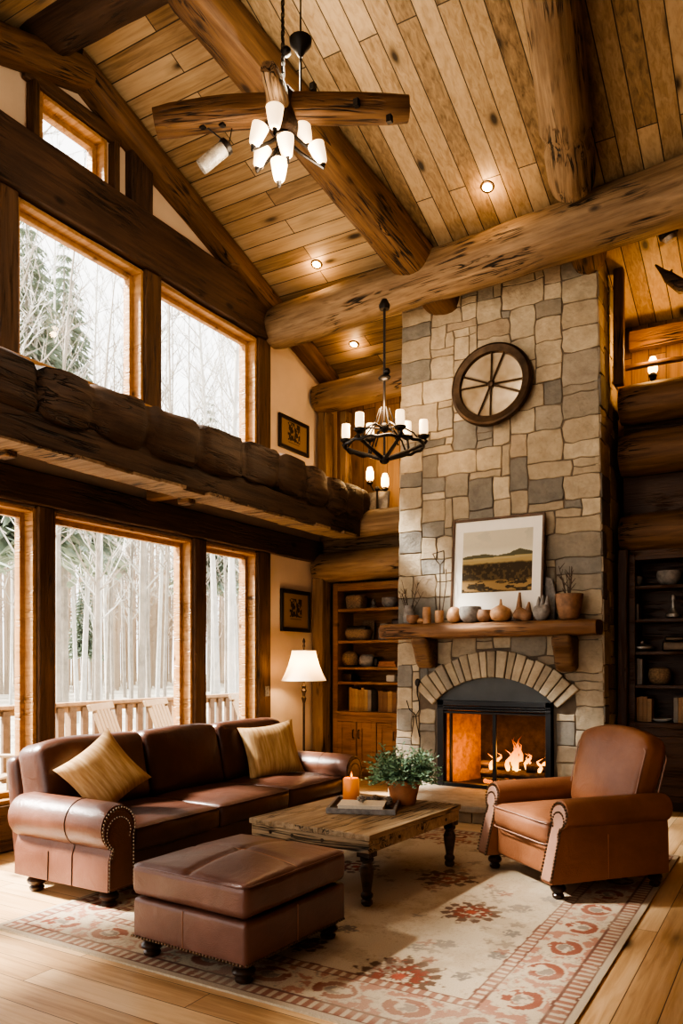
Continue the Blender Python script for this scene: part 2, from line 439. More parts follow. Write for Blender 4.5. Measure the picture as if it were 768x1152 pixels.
LOW = [(-1.6, -.2), (.0, 1.75), (1.95, 4.22), (4.38, 6.13), (6.31, 7.23)]
UPP = [(-1.6, .25), (.45, 2.05), (2.25, 3.86), (4.03, 5.43), (5.64, 7.23)]
LZ, UZ = (.37, 2.77), (3.95, 5.25)
GW = (4.25, 4.98, 5.80, 6.24)
def wall_holes(name, u0, u1, holes, top, fn, d0, d1, mat):
    cuts = sorted(set([u0, u1] + [h[0] for h in holes] + [h[1] for h in holes] + ([4.6] if u0 < 4.6 < u1 else [])))
    mb = MB()
    for a, b in zip(cuts, cuts[1:]):
        zs = sorted([(h[2], h[3]) for h in holes if h[0] <= a + 1e-6 and h[1] >= b - 1e-6])
        lo = 0.0
        for z0, z1 in zs:
            if z0 > lo: mb.prism([(a, lo), (b, lo), (b, z0), (a, z0)], fn, d0, d1)
            lo = z1
        mb.prism([(a, lo), (b, lo), (b, top(b) - .001), (a, top(a) - .001)], fn, d0, d1)
    return struct(mb.build(name, mat, smooth=0))
holes = [(a, b, *LZ) for a, b in LOW] + [(a, b, *UZ) for a, b in UPP] + [GW]
wall_holes('wall_left', YF, YB, holes, ceil_z, lambda a, b, d: (d, a, b), -5.66, WX, M['cream'])
wall_holes('wall_back', -5.66, XR, [], lambda u: ceil_z(YB), lambda a, b, d: (a, d, b), YB, YB + .2, M['wallboard'])
wall_holes('wall_right', YF, YB, [], ceil_z, lambda a, b, d: (d, a, b), XR, XR + .2, M['wallboard'])
wall_holes('wall_front', -5.66, XR, [(-5.2, -3.0, .2, 4.3), (-2.8, -.5, .2, 4.3)], lambda u: ceil_z(YF), lambda a, b, d: (a, d, b), YF - .2, YF, M['wallboard'])

# window units: honey wood liner and sash with one pane each
wn = 0
def window(y0, y1, z0, z1, mull=False):
    global wn; wn += 1
    w = bpy.data.objects.new('window_%d' % wn, None); COL.objects.link(w); w.location = (WX, (y0 + y1) / 2, z0); struct(w)
    hy, hz = (y1 - y0) / 2, z1 - z0
    mb = MB(); t = .035
    for x0, x1, q in ((-.2, .035, t), (-.13, -.07, t + .045)):
        mb.box((x0, -hy, 0), (x1, -hy + q, hz)); mb.box((x0, hy - q, 0), (x1, hy, hz))
        mb.box((x0, -hy + q, 0), (x1, hy - q, q)); mb.box((x0, -hy + q, hz - q), (x1, hy - q, hz))
    mb.build('window_frame', M['jamb'], w, smooth=0, bevel=.006)
    mb = MB(); mb.box((-.104, -hy + .05, .05), (-.098, hy - .05, hz - .05)); mb.build('pane', M['glass'], w, smooth=0)
for a, b in LOW: window(a, b, *LZ)
for a, b in UPP: window(a, b, *UZ)
window(*GW)
# dark post-and-beam framing on the window wall
tn = 0
def trim(p0, p1, w, h, mat='timber', **kw):
    global tn; tn += 1
    return struct(beam('trim_%d' % tn, p0, p1, w, h, M[mat], seed=tn, **kw))
XF = WX + .03
def post(y0, y1, z0, z1, mat='post', dx=.07): trim((WX + dx / 2, (y0 + y1) / 2, z0), (WX + dx / 2, (y0 + y1) / 2, z1), y1 - y0, dx, mat, rough=.006)
pl = [-.2, .0, 1.75, 1.95, 4.22, 4.38, 6.13, 6.31]
for y0, y1 in ((-.2, 0), (1.75, 1.95), (4.22, 4.38), (6.13, 6.31), (7.23, 7.46)): post(y0, y1, 0, 2.79)
for y0, y1 in ((.25, .45), (2.05, 2.25), (3.86, 4.03), (5.43, 5.64), (7.23, 7.46)): post(y0, y1, 3.95, 5.27)
trim((WX + .05, YF, 2.925), (WX + .05, 8.55, 2.925), .10, .27)                # header over the lower windows
trim((WX + .06, YF, 5.53), (WX + .06, 7.50, 5.53), .12, .52, rough=.02)      # deep beam over the upper windows
trim((WX + .05, 5.36, 5.78), (WX + .05, 5.36, 6.42), .27, .10)               # king post
# surround of the little gable window
for p0, p1 in (((WX + .03, 4.1, 6.31), (WX + .03, 5.12, 6.31)), ((WX + .03, 5.05, 5.78), (WX + .03, 5.05, 6.25)), ((WX + .03, 4.18, 5.78), (WX + .03, 4.18, 6.25))):
    trim(p0, p1, .06, .13, 'post')
trim((WX + .07, YF, 3.9), (WX + .07, 8.55, 3.9), .14, .09, 'jamb', rough=.005)  # sill under the upper windows
trim((WX + .04, YF, .19), (WX + .04, 8.55, .19), .10, .36, 'post')               # panel under the lower windows
# rake logs following the ceiling on the window wall
for i, (y0, y1) in enumerate(((4.55, 8.9), (4.75, -2.0))):
    o = log_mb(abs(y1 - y0) * 1.042, .13, .12, wob=.05, seed=40 + i, square=.5).build('trim_%d' % (tn + 1), M['logb']); tn += 1
    place_x(o, (WX + .08, y0, ceil_z(y0) - .12), (WX + .08, y1, ceil_z(y1) - .12)); struct(o)
b = MB(); b.box((WX - .0, YF, 0), (WX + .02, 8.6, .12)); 

# ------------------------------------------------------------------ great logs
log('tie_log', (-5.37, 7.50, 5.44), (1.6, 7.08, 5.62), .24, .29, M['log'], 'huge weathered log spanning the room in front of the chimney top', bend=.05, wob=.05, seed=1)
log('ridge_log', (-5.4, 4.22, 6.72), (2.4, 4.30, 6.72), .24, .24, M['logd'], 'dark ridge log crossing the ceiling in the upper left corner', wob=.04, seed=2)
log('rafter_log', (-3.99, 4.35, 6.64), (-3.33, 7.9, 5.44), .18, .20, M['logb'], 'brown curved rafter log behind the ceiling fixture with wooden arms', wob=.05, square=.5, seed=3)
log('rafter_log', (-1.40, 4.62, ceil_z(4.62) - .2), (-1.75, 7.02, ceil_z(7.02) - .2), .21, .2, M['log'], 'thick round rafter log with a notched lower end, resting on the spanning log', wob=.04, seed=4,
    carve=lambda x, a: .86 if abs(x - 2.05) < .035 else (1.06 if abs(x - 1.95) < .06 else 1))
log('rafter_log', (-1.76, 7.42, ceil_z(7.42) - .22), (-1.80, 7.86, ceil_z(7.86) - .22), .17, .17, M['logb'], 'short rafter log stub between the spanning log and the chimney top', wob=.04, seed=6)
# the ledge in front of the window wall
def chunk(x, a):
    p = (x * 1.95 + .35 * math.sin(x * 1.3)) % 1.0
    e = min(p, 1 - p)
    return (1.07 - .20 * max(0, 1 - e / .10) + .06 * math.sin(p * PI)) * (1 + .05 * math.sin(int(x * 1.95) * 5.1 + a))
log('ledge_log', (-4.76, -1.9, 3.43), (-4.74, 8.40, 3.43), .20, .19, M['logd'], 'dark knobbly chopped log, upper one of the window wall ledge', wob=.10, square=.65, seed=7, carve=chunk, step=.05)
o = beam('ledge_beam', (-4.73, -1.9, 3.14), (-4.73, 8.22, 3.14), .26, .24, M['logd'], rough=.03, seed=3); tag(o, 'dark squared beam directly under the chopped log of the window wall ledge', 'beam')
mb = MB()
for i in range(33):
    y = -1.8 + i * .30; a = rnd.uniform(.0, .05)
    mb.box((-4.86 - a, y, 3.005), (-4.60 + rnd.uniform(-.03, .03), y + .296, 3.025 + rnd.uniform(0, .01)))  # paler boards stand in for light falling on the beam's underside
mb.build('lit_underside', M['log'], o, smooth=0).matrix_parent_inverse = Matrix.Translation(o.location).to_4x4().inverted() @ Matrix.Identity(4)
o.children[0].matrix_parent_inverse = (Matrix.LocRotScale(o.location, o.rotation_euler, None)).inverted()
mb = MB(); mb.box((WX + .02, -1.9, 3.2), (-4.86, 8.42, 3.26)); struct(mb.build('trim_80', M['timber'], smooth=0))
for i, (y, lab) in enumerate(((5.45, 'small wooden corbel block under the ledge above the wide lower window'), (3.55, 'small wooden corbel block under the ledge near the frame edge'))):
    m2 = MB(); m2.box((WX + .1, y - .06, 3.04), (-4.9, y + .06, 3.2)); m2.box((-4.96, y - .05, 2.96), (-4.82, y + .05, 3.04))
    tag(m2.build('corbel_block', M['logb'], bevel=.015), lab, 'corbel')
for (y, z, lab) in ((6.70, 5.91, 'small carved bracket on the deep beam where the roof slope meets it'),):
    m2 = MB(); m2.lathe([(.02, 0), (.07, .02), (.09, .08), (.06, .15), (.02, .2)], (WX + .12, y, z - .12), 10); m2.lathe([(.02, 0), (.05, .02), (.06, .05), (.03, .1)], (WX + .12, y + .22, z - .16), 10)
    tag(m2.build('carved_bracket', M['logb']), lab, 'bracket')
# log walls of the two bays beside the chimney
log('bay_log', (-5.40, 8.52, 4.90), (-3.95, 8.50, 4.93), .19, .19, M['logw'], 'short thick log high in the bay left of the chimney, behind the iron chandelier', seed=11)
log('bay_log', (-5.0, 8.40, 3.20), (-3.92, 8.40, 3.22), .165, .16, M['log'], 'pale log forming the loft edge left of the chimney', seed=12)
log('bay_log', (-5.40, 8.52, 2.72), (-3.92, 8.50, 2.74), .19, .18, M['logw'], 'brown log just above the bookcase left of the chimney', seed=13)
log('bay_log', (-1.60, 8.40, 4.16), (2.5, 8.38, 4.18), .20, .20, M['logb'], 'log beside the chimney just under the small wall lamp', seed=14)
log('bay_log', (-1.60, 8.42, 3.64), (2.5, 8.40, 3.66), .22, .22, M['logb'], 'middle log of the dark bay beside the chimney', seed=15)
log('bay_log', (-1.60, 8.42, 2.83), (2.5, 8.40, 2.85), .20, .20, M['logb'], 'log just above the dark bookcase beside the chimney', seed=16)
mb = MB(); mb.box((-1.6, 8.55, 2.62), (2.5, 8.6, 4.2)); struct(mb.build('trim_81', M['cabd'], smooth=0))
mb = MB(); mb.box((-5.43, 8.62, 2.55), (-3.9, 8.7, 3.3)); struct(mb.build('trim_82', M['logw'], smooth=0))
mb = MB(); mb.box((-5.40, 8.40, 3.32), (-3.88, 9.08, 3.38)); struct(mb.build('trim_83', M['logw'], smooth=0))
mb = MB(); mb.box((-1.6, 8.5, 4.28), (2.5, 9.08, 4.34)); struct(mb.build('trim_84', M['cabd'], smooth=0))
trim((-5.33, 8.5, 0), (-5.33, 8.5, 2.58), .2, .16, 'logw'); trim((-5.33, 8.6, 3.38), (-5.33, 8.6, 4.75), .18, .14, 'logw'); trim((-5.08, 8.7, 3.38), (-5.08, 8.7, 4.75), .16, .1, 'logw')
trim((-1.6, 8.85, 4.98), (2.5, 8.85, 4.98), .12, .2, 'logb'); trim((-1.60, 8.3, 4.34), (-1.60, 8.3, 5.53), .1, .1, 'logb')
trim((-1.6, 8.62, 4.62), (2.5, 8.62, 4.60), .05, .05, 'logb'); 
trim((-1.56, 8.3, 0), (-1.56, 8.3, 2.65), .1, .1, 'cabd')

# ------------------------------------------------------------------ fireplace
FX0, FX1, FY, FTOP = -3.92, -1.63, 7.83, 5.66
fcx = (FX0 + FX1) / 2
fire = thing('fireplace', 'tall tan and grey stone fireplace and chimney with an arched opening', 'fireplace', (fcx, FY, 0))
ACX, AZ, ARI, ARO = -2.775, 1.10, .92, 1.19     # arch centre x, springing height, radii
AHW = .62; ACZ = AZ - math.sqrt(ARI ** 2 - AHW ** 2)
def tx(x, z): return (x - fcx) * (1 - .013 * z)
PAL = [(.47, .385, .27)] * 5 + [(.52, .435, .31)] * 4 + [(.42, .345, .245)] * 4 + [(.25, .23, .195)] * 3 + [(.33, .285, .22)] * 3 + [(.40, .315, .22)]
def stones(mb, u0, u1, z0, z1, fn, excl, seed, cw=.095, ch=.082):
    r = random.Random(seed); nu = max(1, round((u1 - u0) / cw)); nz = round((z1 - z0) / ch)
    du, dz = (u1 - u0) / nu, (z1 - z0) / nz
    jit = {}
    def node(i, j):
        if (i, j) not in jit:
            jit[i, j] = (u0 + i * du + (r.uniform(-.010, .010) if 0 < i < nu else 0), z0 + j * dz + r.uniform(-.010, .010) * (0 < j < nz))
        return jit[i, j]
    occ = [[excl(u0 + (i + .5) * du, z0 + (j + .5) * dz) for j in range(nz)] for i in range(nu)]
    for j in range(nz):
        for i in range(nu):
            if occ[i][j]: continue
            w, h = r.choice([(2, 1), (3, 1), (4, 1), (5, 2), (4, 1), (3, 2), (3, 3), (4, 3), (4, 2), (2, 3), (5, 3), (3, 4), (4, 4), (5, 4), (4, 3), (3, 3), (5, 2)])
            ww = 0
            while ww < w and i + ww < nu and not occ[i + ww][j]: ww += 1
            if i + ww == nu - 1 and not occ[nu - 1][j]: ww += 1
            hh = 1
            while hh < h and j + hh < nz and all(not occ[i + k][j + hh] for k in range(ww)): hh += 1
            for a in range(ww):
                for b in range(hh): occ[i + a][j + b] = True
            loop = [(i + a, j) for a in range(ww)] + [(i + ww, j + b) for b in range(hh)] + [(i + a, j + hh) for a in range(ww, 0, -1)] + [(i, j + b) for b in range(hh, 0, -1)]
            pts = [Vector(node(*q)) for q in loop]
            if ww * hh > 1:      # knock the corners off a little
                for ci in (0, ww, ww + hh, 2 * ww + hh):
                    pts[ci] = pts[ci] + (sum(pts, Vector((0, 0))) / len(pts) - pts[ci]) * r.uniform(0, .07)
            c = sum(pts, Vector((0, 0))) / len(pts)
            def inset(p, d):
                v = c - p; return p + Vector((math.copysign(min(d, abs(v.x) * .8), v.x), math.copysign(min(d, abs(v.y) * .8), v.y)))
            dep = r.uniform(.0, .012); col = r.choice(PAL); k = r.uniform(.86, 1.12); col = tuple(x * k for x in col)
            n = len(pts); vs = []
            for d, q in ((-.05, .0028), (dep - .006, .0028), (dep, .008)):
                for p in pts:
                    pp = inset(p, q); vs.append(fn(pp.x, pp.y, d))
            fs = [tuple(2 * n + k for k in range(n))]
            for L in range(2):
                for k in range(n): fs.append((L * n + k, L * n + (k + 1) % n, (L + 1) * n + (k + 1) % n, (L + 1) * n + k))
            mb.add(vs, fs, col)
def excl(x, z):
    if z < AZ + .02 and abs(x - ACX) < AHW + .05: return True
    d = math.hypot(x - ACX, z - ACZ)
    return z > AZ - .12 and d < ARO + .012 and abs(x - ACX) < AHW + .2
mb = MB()
stones(mb, FX0, FX1, 0.0, FTOP, lambda u, z, d: (tx(u, z), -d, z), excl, 5)
stones(mb, .0, .9, 0.0, FTOP, lambda u, z, d: (tx(FX1, z) + d + .0, u, z), lambda u, z: False, 9)
stones(mb, .0, .9, 0.0, FTOP, lambda u, z, d: (tx(FX0, z) - d, u, z), lambda u, z: False, 12)
mb.build('chimney_stonework', M['stone'], fire, smooth=25)
mb = MB()   # mortar core with the firebox opening left out
hw = AHW + .02
def core(x0, x1, z0, z1, y1=.9):
    n = 4
    mb.add([(tx(x, z), y, z) for z in (z0, z1) for x, y in ((x0, .004), (x1, .004), (x1, y1), (x0, y1))], [(0, 1, 2, 3), (4, 5, 6, 7), (0, 1, 5, 4), (1, 2, 6, 5), (2, 3, 7, 6), (3, 0, 4, 7)])
core(FX0 + .01, ACX - hw, 0, AZ + .3); core(ACX + hw, FX1 - .01, 0, AZ + .3); core(FX0 + .01, FX1 - .01, AZ + .3, FTOP - .02)
mb.build('mortar_core', M['mortar'], fire, smooth=0)
mb = MB(); nv = 19     # voussoirs
a_half = math.asin(AHW / ARI) + .10
r = random.Random(3)
edges = [-a_half + 2 * a_half * (i + (r.uniform(-.14, .14) if 0 < i < nv else 0)) / nv for i in range(nv + 1)]
for i in range(nv):
    a, b = edges[i] + .004, edges[i + 1] - .004; ro = ARO + r.uniform(-.012, .015); kk = r.uniform(.82, 1.08); col = tuple(x * kk for x in r.choice(PAL[:13] + PAL[16:19]))
    poly = [(ACX - fcx + q * math.sin(w), ACZ + q * math.cos(w)) for q, w in ((ARI, a), (ARI, (a + b) / 2), (ARI, b), (ro, b), (ro, (a + b) / 2), (ro, a))]
    mb.prism(poly, lambda u, z, d: (u, d, z), -.045 - r.uniform(0, .015), .08, col)
mb.build('stone_arch', M['stone'], fire, smooth=0, bevel=.01)
# hearth with a bowed front
def hearth_poly(a, b, n=28): return [(ACX - fcx + a * math.cos(PI + PI * i / n), -.0 + b * math.sin(PI + PI * i / n)) for i in range(n + 1)]
mb = MB(); hp = hearth_poly(1.10, 1.08)
mb.prism(hp, lambda a, b, d: (a, b, d), .105, .165, (.40, .34, .26)); mb.build('hearth_slab', M['stone'], fire, smooth=30, bevel=.012)
mb = MB(); hp = hearth_poly(1.04, 1.02, 22)
for i in range(22):
    (a0_, b0_), (a1_, b1_) = hp[i], hp[i + 1]
    kk = r.uniform(.75, 1.05); p, q = Vector((a0_, b0_)), Vector((a1_, b1_)); d = (q - p); p2, q2 = p + d * .03, q - d * .03
    cen = Vector((ACX - fcx, 0)); inn = .85
    mb.prism([tuple(p2), tuple(q2), tuple(cen + (q2 - cen) * inn), tuple(cen + (p2 - cen) * inn)], lambda a, b, z: (a, b, z), .0, .105, tuple(x * kk for x in r.choice(PAL[:11] + [(.27, .17, .11)] * 3)))
mb.build('hearth_riser', M['stone'], fire, smooth=0, bevel=.008)
for lo, hi in (((FX0 - fcx - .02, -.16, 0), (ACX - fcx - .9, -.02, .14)), ((ACX - fcx + .85, -.3, 0), (FX1 - fcx + .02, -.02, .14))):
    mb = MB(); mb.box(lo, hi, col=(.36, .3, .22)); mb.build('hearth_end_block', M['stone'], fire, smooth=0, bevel=.01)
# mantel and corbels
mo = log_mb(2.30, .105, .10, wob=.05, square=.75, seed=21).build('mantel', M['mantel'], fire); mo.location = (-3.96 - fcx, -.16, 1.835); mo.scale = (1, 1.75, .80)
for x, z0, s in ((-3.50, 1.45, 1), (-1.99, 1.42, -1)):
    mb = MB(); mb.prism([(-.33, 1.77), (.02, 1.77), (.02, z0), (-.13, z0 - .02), (-.19, z0 + .04), (-.24, z0 + .16), (-.30, z0 + .24)], lambda a, b, d: (d, a, b), x - fcx - .10, x - fcx + .10)
    mb.build('corbel', M['logb'], fire, smooth=0, bevel=.045, seg=4)
# firebox
fb = MB(); z0, z1, y0, y1 = .17, 1.13, .03, .62; xl, xr = ACX - fcx - AHW + .03, ACX - fcx + AHW - .03
fb.add([(xl, y0, z0), (xl, y0, z1), (xl + .22, y1, z1), (xl + .22, y1, z0)], [(0, 1, 2, 3)])
fb.build('firebox_side', M['fbrick'], fire, smooth=0)
fb = MB(); fb.add([(xr, y0, z0), (xr, y0, z1), (xr - .22, y1, z1), (xr - .22, y1, z0)], [(0, 1, 2, 3)]); fb.build('firebox_side', M['fbrick'], fire, smooth=0)
fb = MB(); fb.add([(xl, y0, z0), (xr, y0, z0), (xr - .22, y1, z0), (xl + .22, y1, z0), (xl, y0, z1), (xr, y0, z1), (xr - .22, y1, z1), (xl + .22, y1, z1)], [(0, 1, 2, 3), (7, 6, 5, 4), (3, 2, 6, 7)])
fb.build('firebox', simple('dark_brick', (.045, .03, .02), .9, var=.5, scale=14, bump=.4), fire, smooth=0)  # back, floor and top in a darker brick than the sides
def arcpoly(rr, hwid, zb, n=16):
    am = math.asin(hwid / rr); return [(ACX - fcx + rr * math.sin(-am + 2 * am * i / n), ACZ + rr * math.cos(-am + 2 * am * i / n)) for i in range(n + 1)] + [(ACX - fcx + hwid, zb), (ACX - fcx - hwid, zb)]
mb = MB(); mb.prism(arcpoly(ARI + .01, AHW, 1.07), lambda a, b, d: (a, d, b), .0, .06); mb.build('hood', M['hood'], fire, smooth=20)
fr = MB(); xa, xb = ACX - fcx - AHW, ACX - fcx + AHW
for lo, hi in (((xa, -.05, .165), (xa + .075, .05, 1.09)), ((xb - .06, -.05, .165), (xb, .05, 1.09)), ((xa, -.045, .165), (xb, .05, .205)), ((xa, -.05, 1.035), (xb, .05, 1.09)), ((xa, -.06, .985), (xb, .04, 1.005)), ((xa, -.04, .95), (xb, .04, .975)), ((xa, -.05, 1.01), (xb, .03, 1.03)), ((xa + .13, -.02, .2), (xa + .15, .03, .95))):
    fr.box(lo, hi)
fr.build('firebox_frame', M['insert'], fire, smooth=0, bevel=.005)
mb = MB(); mb.box((-.035 + ACX - fcx + .02, .01, .2), (.005 + ACX - fcx + .02, .04, .96)); mb.build('door_mullion', M['insert'], fire, smooth=0, bevel=.004)
mb = MB(); 
for i in range(9): mb.tube([(xa + .45 + i * .085, .22, .24), (xa + .45 + i * .085, .42, .24)], .009, 6)
mb.tube([(xa + .42, .22, .24), (xa + 1.16, .22, .24)], .012, 6); mb.tube([(xa + .42, .42, .24), (xa + 1.16, .42, .24)], .012, 6)
for x in (.45, 1.12):
    for y in (.22, .42): mb.tube([(xa + x, y, .17), (xa + x, y, .25)], .011, 6)
gr = mb.build('fire_grate', M['insert']); gr.location = (fcx, FY, 0); tag(gr, 'black iron grate holding the burning logs inside the firebox', 'grate')
labs = ['charred log lying at the front of the grate', 'charred log lying at the back of the grate', 'charred log crossed on top of the fire', 'short charred log leaning at the left end of the grate', 'short charred log at the end of the grate near the armchair']
for i, (p0, p1, rr) in enumerate((((-3.0, 8.09, .295), (-2.3, 8.07, .295), .05), ((-2.95, 8.21, .30), (-2.32, 8.19, .30), .055), ((-2.85, 8.10, .37), (-2.38, 8.20, .40), .045), ((-3.02, 8.16, .38), (-2.72, 8.12, .37), .045), ((-2.5, 8.07, .38), (-2.27, 8.16, .37), .045))):
    log('firewood', p0, p1, rr, rr * .9, M['char'], labs[i] + ' in the stone fireplace', 'firewood', wob=.14, seg=12, seed=30 + i, step=.04)
fl = MB(); r = random.Random(4)
for i in range(15):
    x = -2.61 + r.gauss(0, .085); h = max(.12, .36 - 1.5 * abs(x + 2.61)) * r.uniform(.75, 1.1); w = r.uniform(.020, .034)
    if i in (0, 1): x, h = -2.88 + .04 * i, .17
    if i in (2, 3): x, h = -2.36 + .035 * (i - 2), .15
    y = 8.06 + r.uniform(0, .14); ph = r.uniform(0, 6)
    pts = [(x + .03 * math.sin(ph + k * 1.2) * k / 5, y + .02 * math.sin(ph * 2 + k), .34 + h * k / 7) for k in range(8)]
    fl.tube(pts, [w * q for q in (.7, 1.1, 1, .8, .6, .42, .22, .03)], 9)
tag(fl.build('fire', M['flame']), 'bright orange and yellow flames rising from the logs in the firebox', 'fire')
eb = MB()
for i in range(70): eb.sphere((r.uniform(-2.95, -2.3), r.uniform(8.02, 8.25), .185 + r.uniform(0, .03)), r.uniform(.012, .03), 6, 4)
tag(eb.build('embers', emit('ember_glow', (1, .25, .04), 1.2, (.08, .04, .03))), 'bed of glowing embers and ash under the grate', 'embers', kind='stuff')
# iron hook and hanging wire tool on the stone left of the arch
hk = MB(); c = on(470, 768, 1, FY - .03)
hk.sphere((c.x, c.y - .01, c.z), .035, 8, 6, (1, .6, 1.3)); hk.tube([(c.x + .03, c.y - .03, c.z + .03), (c.x + .01, c.y - .04, c.z - .05), (c.x + .0, c.y - .02, c.z - .12), (c.x + .015, c.y, c.z - .22)], [.012, .01, .006, .004], 6)
hk.tube([(c.x - .14, c.y, c.z - .20), (c.x - .10, c.y - .01, c.z - .30), (c.x - .02, c.y - .01, c.z - .36), (c.x + .02, c.y - .01, c.z - .30), (c.x + .015, c.y, c.z - .22)], .005, 5)
hk.tube([(c.x - .05, c.y, c.z - .33), (c.x - .06, c.y, c.z - .45), (c.x - .08, c.y, c.z - .60)], .005, 5); hk.tube([(c.x - .03, c.y, c.z - .35), (c.x - .01, c.y, c.z - .48), (c.x + .02, c.y, c.z - .60)], .005, 5)
tag(hk.build('iron_hook', M['iron']), 'black iron hook with thin wire tool on the stone beside the arch', 'hook')

# ------------------------------------------------------------------ colour-grid pictures
def vnoise(x, y, seed=0):
    rs = np.random.RandomState(seed); g = rs.rand(256, 256)
    xi, yi = np.floor(x).astype(int), np.floor(y).astype(int); fx, fy = x - xi, y - yi
    fx, fy = fx * fx * (3 - 2 * fx), fy * fy * (3 - 2 * fy)
    G = lambda a, b: g[a % 256, b % 256]
    return (G(xi, yi) * (1 - fx) + G(xi + 1, yi) * fx) * (1 - fy) + (G(xi, yi + 1) * (1 - fx) + G(xi + 1, yi + 1) * fx) * fy
def fbm(x, y, seed=0, o=4):
    s = 0; a = .5
    for k in range(o): s = s + a * vnoise(x * 2 ** k + 17 * k, y * 2 ** k + 5 * k, seed + k); a *= .5
    return s / (1 - .5 ** o)
def grid_mesh(name, nx, ny, w, h, colfn, mat, parent=None, plane='xz', thick=0.0):
    """colour grid spanning w x h centred at the origin"""
    X, Y = np.meshgrid(np.linspace(-w / 2, w / 2, nx + 1), np.linspace(-h / 2, h / 2, ny + 1))
    Zr = np.zeros_like(X)
    co = np.stack([X, Zr, Y] if plane == 'xz' else [X, Y, Zr], -1).reshape(-1, 3)
    i = np.arange(nx * ny); r0 = i // nx * (nx + 1) + i % nx
    fc = np.stack([r0, r0 + 1, r0 + nx + 2, r0 + nx + 1], -1)
    me = bpy.data.meshes.new(name)
    me.vertices.add(len(co)); me.vertices.foreach_set('co', co.astype(np.float32).ravel())
    me.loops.add(fc.size); me.loops.foreach_set('vertex_index', fc.astype(np.int32).ravel())
    me.polygons.add(len(fc)); me.polygons.foreach_set('loop_start', (np.arange(len(fc)) * 4).astype(np.int32))
    try: me.polygons.foreach_set('loop_total', np.full(len(fc), 4, dtype=np.int32))
    except Exception: pass
    me.update(calc_edges=True)
    ca = me.color_attributes.new('Col', 'FLOAT_COLOR', 'POINT')
    c = np.ones((len(co), 4), dtype=np.float32); c[:, :3] = np.clip(colfn(X.ravel(), Y.ravel()), 0, 1); ca.data.foreach_set('color', c.ravel())
    me.materials.append(mat)
    o = bpy.data.objects.new(name, me); COL.objects.link(o)
    if parent: o.parent = parent
    return o
def mixc(a, b, f): f = np.clip(f, 0, 1)[:, None]; return a * (1 - f) + np.array(b) * f
def sstep(e0, e1, x): t = np.clip((x - e0) / (e1 - e0), 0, 1); return t * t * (3 - 2 * t)
def landscape(x, y):
    v = y / .65 + .5; u = x / .75 + .5
    c = np.tile(np.array([.55, .50, .38]), (len(x), 1))
    c = mixc(c, (.68, .63, .50), sstep(.75, .6, v) * .8)
    c = mixc(c, (.42, .40, .33), (fbm(u * 3, v * 7, 3) > .55) * sstep(.7, .95, v) * .5)
    tl = .575 + .05 * fbm(u * 6, u * 0, 5) + (.05 + .05 * fbm(u * 22, v * 0, 6)) * np.exp(-((u - .84) / .13) ** 2)
    c = mixc(c, (.10, .095, .055), (v < tl) * 1.0)
    c = mixc(c, (.42, .33, .16), (v < .55 + .03 * u) * 1.0)
    c = mixc(c, (.34, .24, .10), (v < .52 + .02 * u) * fbm(u * 8, v * 30, 9))
    c = mixc(c, (.05, .035, .018), sstep(.49, .45, v + .03 * (fbm(u * 14, v * 4, 7) - .5)))
    c = mixc(c, (.12, .08, .035), (v < .46) * (fbm(u * 26, v * 22, 11) > .56) * .8)
    c = mixc(c, (.32, .21, .09), sstep(.22, .16, v) * (fbm(u * 7, v * 26, 13) > .47))
    c = mixc(c, (.06, .04, .02), sstep(.05, .0, v) * .6)
    return c
def oldprint(x, y):
    c = np.tile(np.array([.24, .155, .08]), (len(x), 1))
    u, v = x / .34, y / .36
    ins = (np.abs(u) < .40) & (v > -.22) & (v < .42)
    d = fbm(u * 14 + 5, v * 14 + 2, 21) > .45
    c = mixc(c, (.02, .014, .009), (ins & d) * .95)
    c = mixc(c, (.10, .06, .03), ((v < -.26) & (v > -.30) & (np.abs(u) < .36)) * .7)
    return c
def frame_thing(name, label, cat, w, h, fw, fd, mat, loc, rz, tilt=0, mat_w=0, art=None, aw=0, ah=0, ay=0):
    """faces local -y, bottom edge at z=0"""
    t = thing(name, label, cat, loc, rz); t.rotation_euler = (tilt, 0, rz)
    mb = MB()
    mb.box((-w / 2, -fd, 0), (-w / 2 + fw, 0, h)); mb.box((w / 2 - fw, -fd, 0), (w / 2, 0, h)); mb.box((-w / 2 + fw, -fd, 0), (w / 2 - fw, 0, fw)); mb.box((-w / 2 + fw, -fd, h - fw), (w / 2 - fw, 0, h))
    mb.build('frame', mat, t, smooth=0, bevel=.006)
    mb = MB(); mb.box((-w / 2 + fw * .9, -fd * .45, fw * .9), (w / 2 - fw * .9, -fd * .3, h - fw * .9)); mb.build('mat_board', M['white'] if mat_w else M['black'], t, smooth=0)
    g = grid_mesh('print', 120, 110, aw, ah, art, M['col'], t); g.location = (0, -fd * .47, h / 2 + ay)
    return t
frame_thing('framed_painting', 'large framed landscape painting with wide white mat leaning on the mantel', 'painting', .99, 1.10, .026, .03, M['frame'], (-2.70, FY - .16, 1.915), 0, R(-5.5), 1, landscape, .75, .65, .085)
frame_thing('framed_print', 'small black framed sepia print on the cream wall beside the upper window', 'picture', .66, .41, .045, .03, M['black'], (WX + .005, 8.02, 4.12), R(90), 0, 0, oldprint, .57, .32)
frame_thing('framed_print', 'small black framed sepia print on the cream wall above the floor lamp', 'picture', .65, .52, .05, .03, M['black'], (WX + .005, 8.06, 1.88), R(90), 0, 0, oldprint, .55, .42)
# light switch on the window post
mb = MB(); mb.box((WX + .07, 7.34, 1.10), (WX + .078, 7.42, 1.22)); sw = mb.build('light_switch', M['silver'], bevel=.003); tag(sw, 'small bronze light switch plate on the end window post', 'switch')
